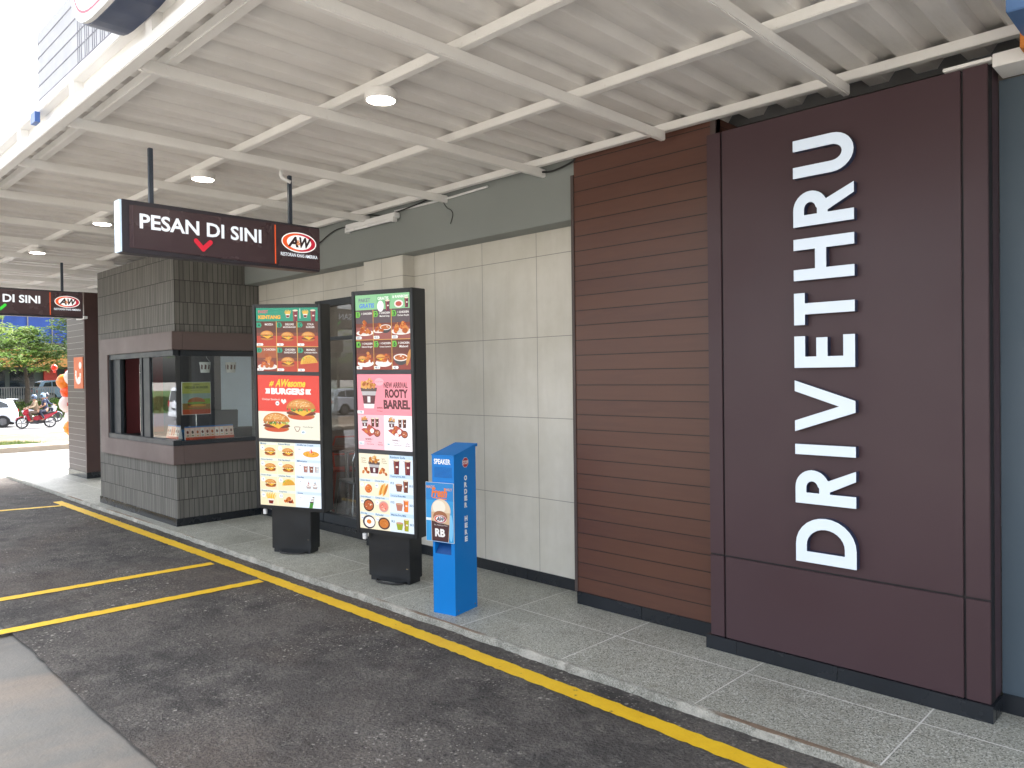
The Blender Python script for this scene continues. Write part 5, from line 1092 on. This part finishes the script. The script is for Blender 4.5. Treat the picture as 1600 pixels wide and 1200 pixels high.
# ------------------------------------------------------------------ roadside things
deb = random.Random(11)
for k in range(9):
    x = -28.6-deb.uniform(0, 1.4); y = 6.7+k*.33; s = deb.uniform(.10, .22); m = MB(); pts = []
    for i in range(9): a = 2*math.pi*i/9; rr_ = s*deb.uniform(.6, 1.1); pts.append((rr_*math.cos(a), rr_*math.sin(a), 0))
    top = [(q[0]*.6+deb.uniform(-.03, .03), q[1]*.6, s*deb.uniform(.4, .8)) for q in pts]
    m.add(pts+top, [(i, (i+1) % 9, 9+(i+1) % 9, 9+i) for i in range(9)]+[list(range(9, 18))]); o = m.build("rubble_stone", plain("rubble", deb.choice([(.10, .08, .07), (.16, .13, .11), (.30, .22, .16)]), .9, bump=.5), loc=(x, y, gz(x)+.05))
    tag(o, "broken dark rubble stone on the soil behind the street kerb", "stone", "rubble on the soil verge")
BARK = plain("bark", (.085, .065, .05), .9, 0, .3, 6, bump=.6, bsc=12)
LEAF1 = m_leaf("leaf_bright", (.045, .088, .018), (.12, .205, .045), (.19, .24, .06)); LEAF2 = m_leaf("leaf_deep", (.030, .065, .020), (.080, .145, .038), (.13, .18, .055))
def tree(x, y, z, h, r, seed, lb, leaf, kind="spreading_tree", n=150, grp="trees across the street", hc=.42):
    rn = random.Random(seed); t = thing(kind, (x, y, z), lb, "tree", grp); m = MB(); tips = []
    m.tube([(0, 0, -.2), (rn.uniform(-.1, .1), rn.uniform(-.1, .1), h*.25), (rn.uniform(-.2, .2), rn.uniform(-.2, .2), h*.55)], [.17, .13, .09], 10)
    for k in range(9):
        a = rn.uniform(0, 6.28); zz = h*rn.uniform(.28, .6); l = r*rn.uniform(.5, .95); e = (l*math.cos(a), l*math.sin(a), zz+h*rn.uniform(.1, .3)); m.tube([(0, 0, zz), (e[0]*.5, e[1]*.5, zz+(e[2]-zz)*.6), e], [.06, .04, .015], 6)
    m.build("trunk", BARK, t, smooth=True); m = MB()
    for k in range(n):
        a = rn.uniform(0, 6.28); q = math.sqrt(rn.random()); lv = rn.random(); zc = h*(hc+(1-hc)*lv); rad = r*(1.05-.75*lv**1.6)*q
        cx, cy = rad*math.cos(a), rad*math.sin(a); zc -= q*h*.10; sp_ = rn.uniform(.45, .95); tilt = rn.uniform(-.25, .1)
        for j in range(46):
            b = rn.uniform(0, 6.28); d = sp_*math.sqrt(rn.random()); lx, ly = cx+d*math.cos(b), cy+d*math.sin(b); lz = zc+rn.gauss(0, .07)+tilt*d
            s = rn.uniform(.06, .13); c2 = rn.uniform(0, 6.28); ux, uy = math.cos(c2)*s, math.sin(c2)*s; w3 = .45; n1 = rn.uniform(-.5, .5)*s
            m.add([(lx-ux, ly-uy, lz-n1), (lx-uy*w3, ly+ux*w3, lz+.3*s), (lx+ux, ly+uy, lz+n1), (lx+uy*w3, ly-ux*w3, lz-.2*s)], [(0, 1, 2, 3)])
    m.build("crown", leaf, t); return t
TR = [(-59.5, 10.9, 6.8, 2.8, 1, "bright green feathery tree at the left edge of the photo", LEAF1), (-60.5, 17.2, 7.6, 2.9, 2, "spreading tree in front of the orange building", LEAF2), (-60.0, 20.3, 6.6, 3.0, 3, "tree beside the far pillar with low drooping branches", LEAF1),
      (-66.0, 11.0, 7.6, 3.0, 4, "tall deep green tree behind the front row, left of the blue wall", LEAF2), (-66.5, 20.8, 8.0, 3.4, 5, "tall deep green tree behind the front row, right of the blue wall", LEAF2),
      (-61.5, 14.1, 5.9, 2.3, 6, "shorter bright tree below the blue wall, between the taller ones", LEAF1)]
for x, y, h, r, s, lb, lf in TR: tree(x, y, -.1, h, r, s, lb, lf, n=150, hc=.52)
for k, y in enumerate((-8, -13.5, -19, -25, -31, -38)): tree(-62-(k % 2)*3, y, -.1, 7.5+(k % 3), 3.6, 20+k, "leafy tree further down the street, seen only reflected in the windows", LEAF2, n=70)
for k, (x, y) in enumerate(((-57.6, 16.6), (-58.0, 18.2), (-57.8, 14.9))):
    rn = random.Random(40+k); t = thing("roadside_shrub", (x, y, -.5), ["low leafy shrub on the verge behind the motorbikes", "leafy shrub on the verge nearest the balloons", "small shrub on the verge under the fence"][k], "shrub", "shrubs on the far verge"); m = MB()
    for j in range(700): a = rn.uniform(0, 6.28); q = rn.random()**.5*.75; zz = rn.uniform(0, 1.0)*(1.1-q*.6); s = rn.uniform(.05, .1); m.add([(q*math.cos(a)-s, q*math.sin(a), zz), (q*math.cos(a), q*math.sin(a)-s*.5, zz+.3*s), (q*math.cos(a)+s, q*math.sin(a), zz+s), (q*math.cos(a), q*math.sin(a)+s*.5, zz)], [(0, 1, 2, 3)])
    m.build("foliage", LEAF1, t); MB().tube([(0, 0, -.2), (.03, 0, .5)], .03, 6).build("stem", BARK, t)
fe = thing("roadside_fence", (-62, 13, 0), "pale railing fence on the far side of the street below the trees", "fence"); FM = plain("fence_grey", (.20, .19, .185), .6)
m = MB()
for k in range(90): m.box(-62.02, 5+k*.14-13+13-13, .35, -61.98, 5+k*.14-13+.05, 1.25); 
m.v = [(v[0]+62, v[1] if False else v[1], v[2]) for v in m.v]; m.v = []; m.f = []; m.mi = []; m.c = []
for k in range(90): y = 3+k*.145-13; m.box(-.02, y, .30, .02, y+.06, 1.22)
m.build("bars", FM, fe); m = MB(); m.box(-.035, -10, 1.20, .035, 3.2, 1.28); m.box(-.03, -10, .26, .03, 3.2, .32); m.build("rail", FM, fe); m = MB(); m.box(-.08, -10, -.4, .08, 3.2, .12); m.build("low_wall", plain("fence_wall", (.12, .11, .10), .8), fe)
ob_ = thing("orange_building", (-76, 18, 0), "low orange-fronted building with dark glazing and a red door bay behind the trees", "building")
def bb(nm, x0, y0, z0, x1, y1, z1, mt_, par=ob_): m = MB(); m.box(x0, y0, z0, x1, y1, z1); return m.build(nm, mt_, parent=par, world=True)
bb("fascia", -75.2, 6, 2.9, -74.2, 34, 4.35, plain("orange_fascia", (.42, .19, .055), .6)); bb("wall", -80, 6, 0, -75.5, 34, 5.0, plain("dark_facade", (.05, .055, .06), .5))
for k in range(5): bb("window", -75.5, 7.5+k*2.15, .5, -75.45, 9.3+k*2.15, 2.6, CGL)
bb("door_bay", -75.5, 18.6, 0, -75.2, 19.6, 2.9, plain("red_bay", (.42, .03, .025), .5)); bb("red_sign", -74.9, 20.1, 1.7, -74.75, 20.6, 2.7, plain("red_sign", (.42, .035, .025), .5))
ub = thing("blue_wrapped_building", (-92, 20, 0), "tall building wrapped in blue sheeting glimpsed above the trees", "building")
bb("blue_sheeting", -96, 18.0, 4, -90, 27, 14, plain("blue_sheet", (.012, .05, .25), .6, 0, .25, .5), ub)
for k in range(4): bb("scaffold_pole", -89.98, 18.6+k*2.2, 4, -89.9, 18.7+k*2.2, 14, FM, ub)
lm = thing("street_light", (-63.2, 19.9, -.1), "slim street lamp pole among the trees near the balloons", "street lamp"); MB().tube([(0, 0, 0), (0, 0, 4.6), (.05, -.6, 5.0)], [.09, .06, .04], 10).build("pole", FM, lm, smooth=True); m = MB(); m.box(-.1, -1.2, 4.95, .15, -.55, 5.08, rot=Matrix.Rotation(R(-12), 3, 'X')); m.build("lamp_head", WHITEP, lm)
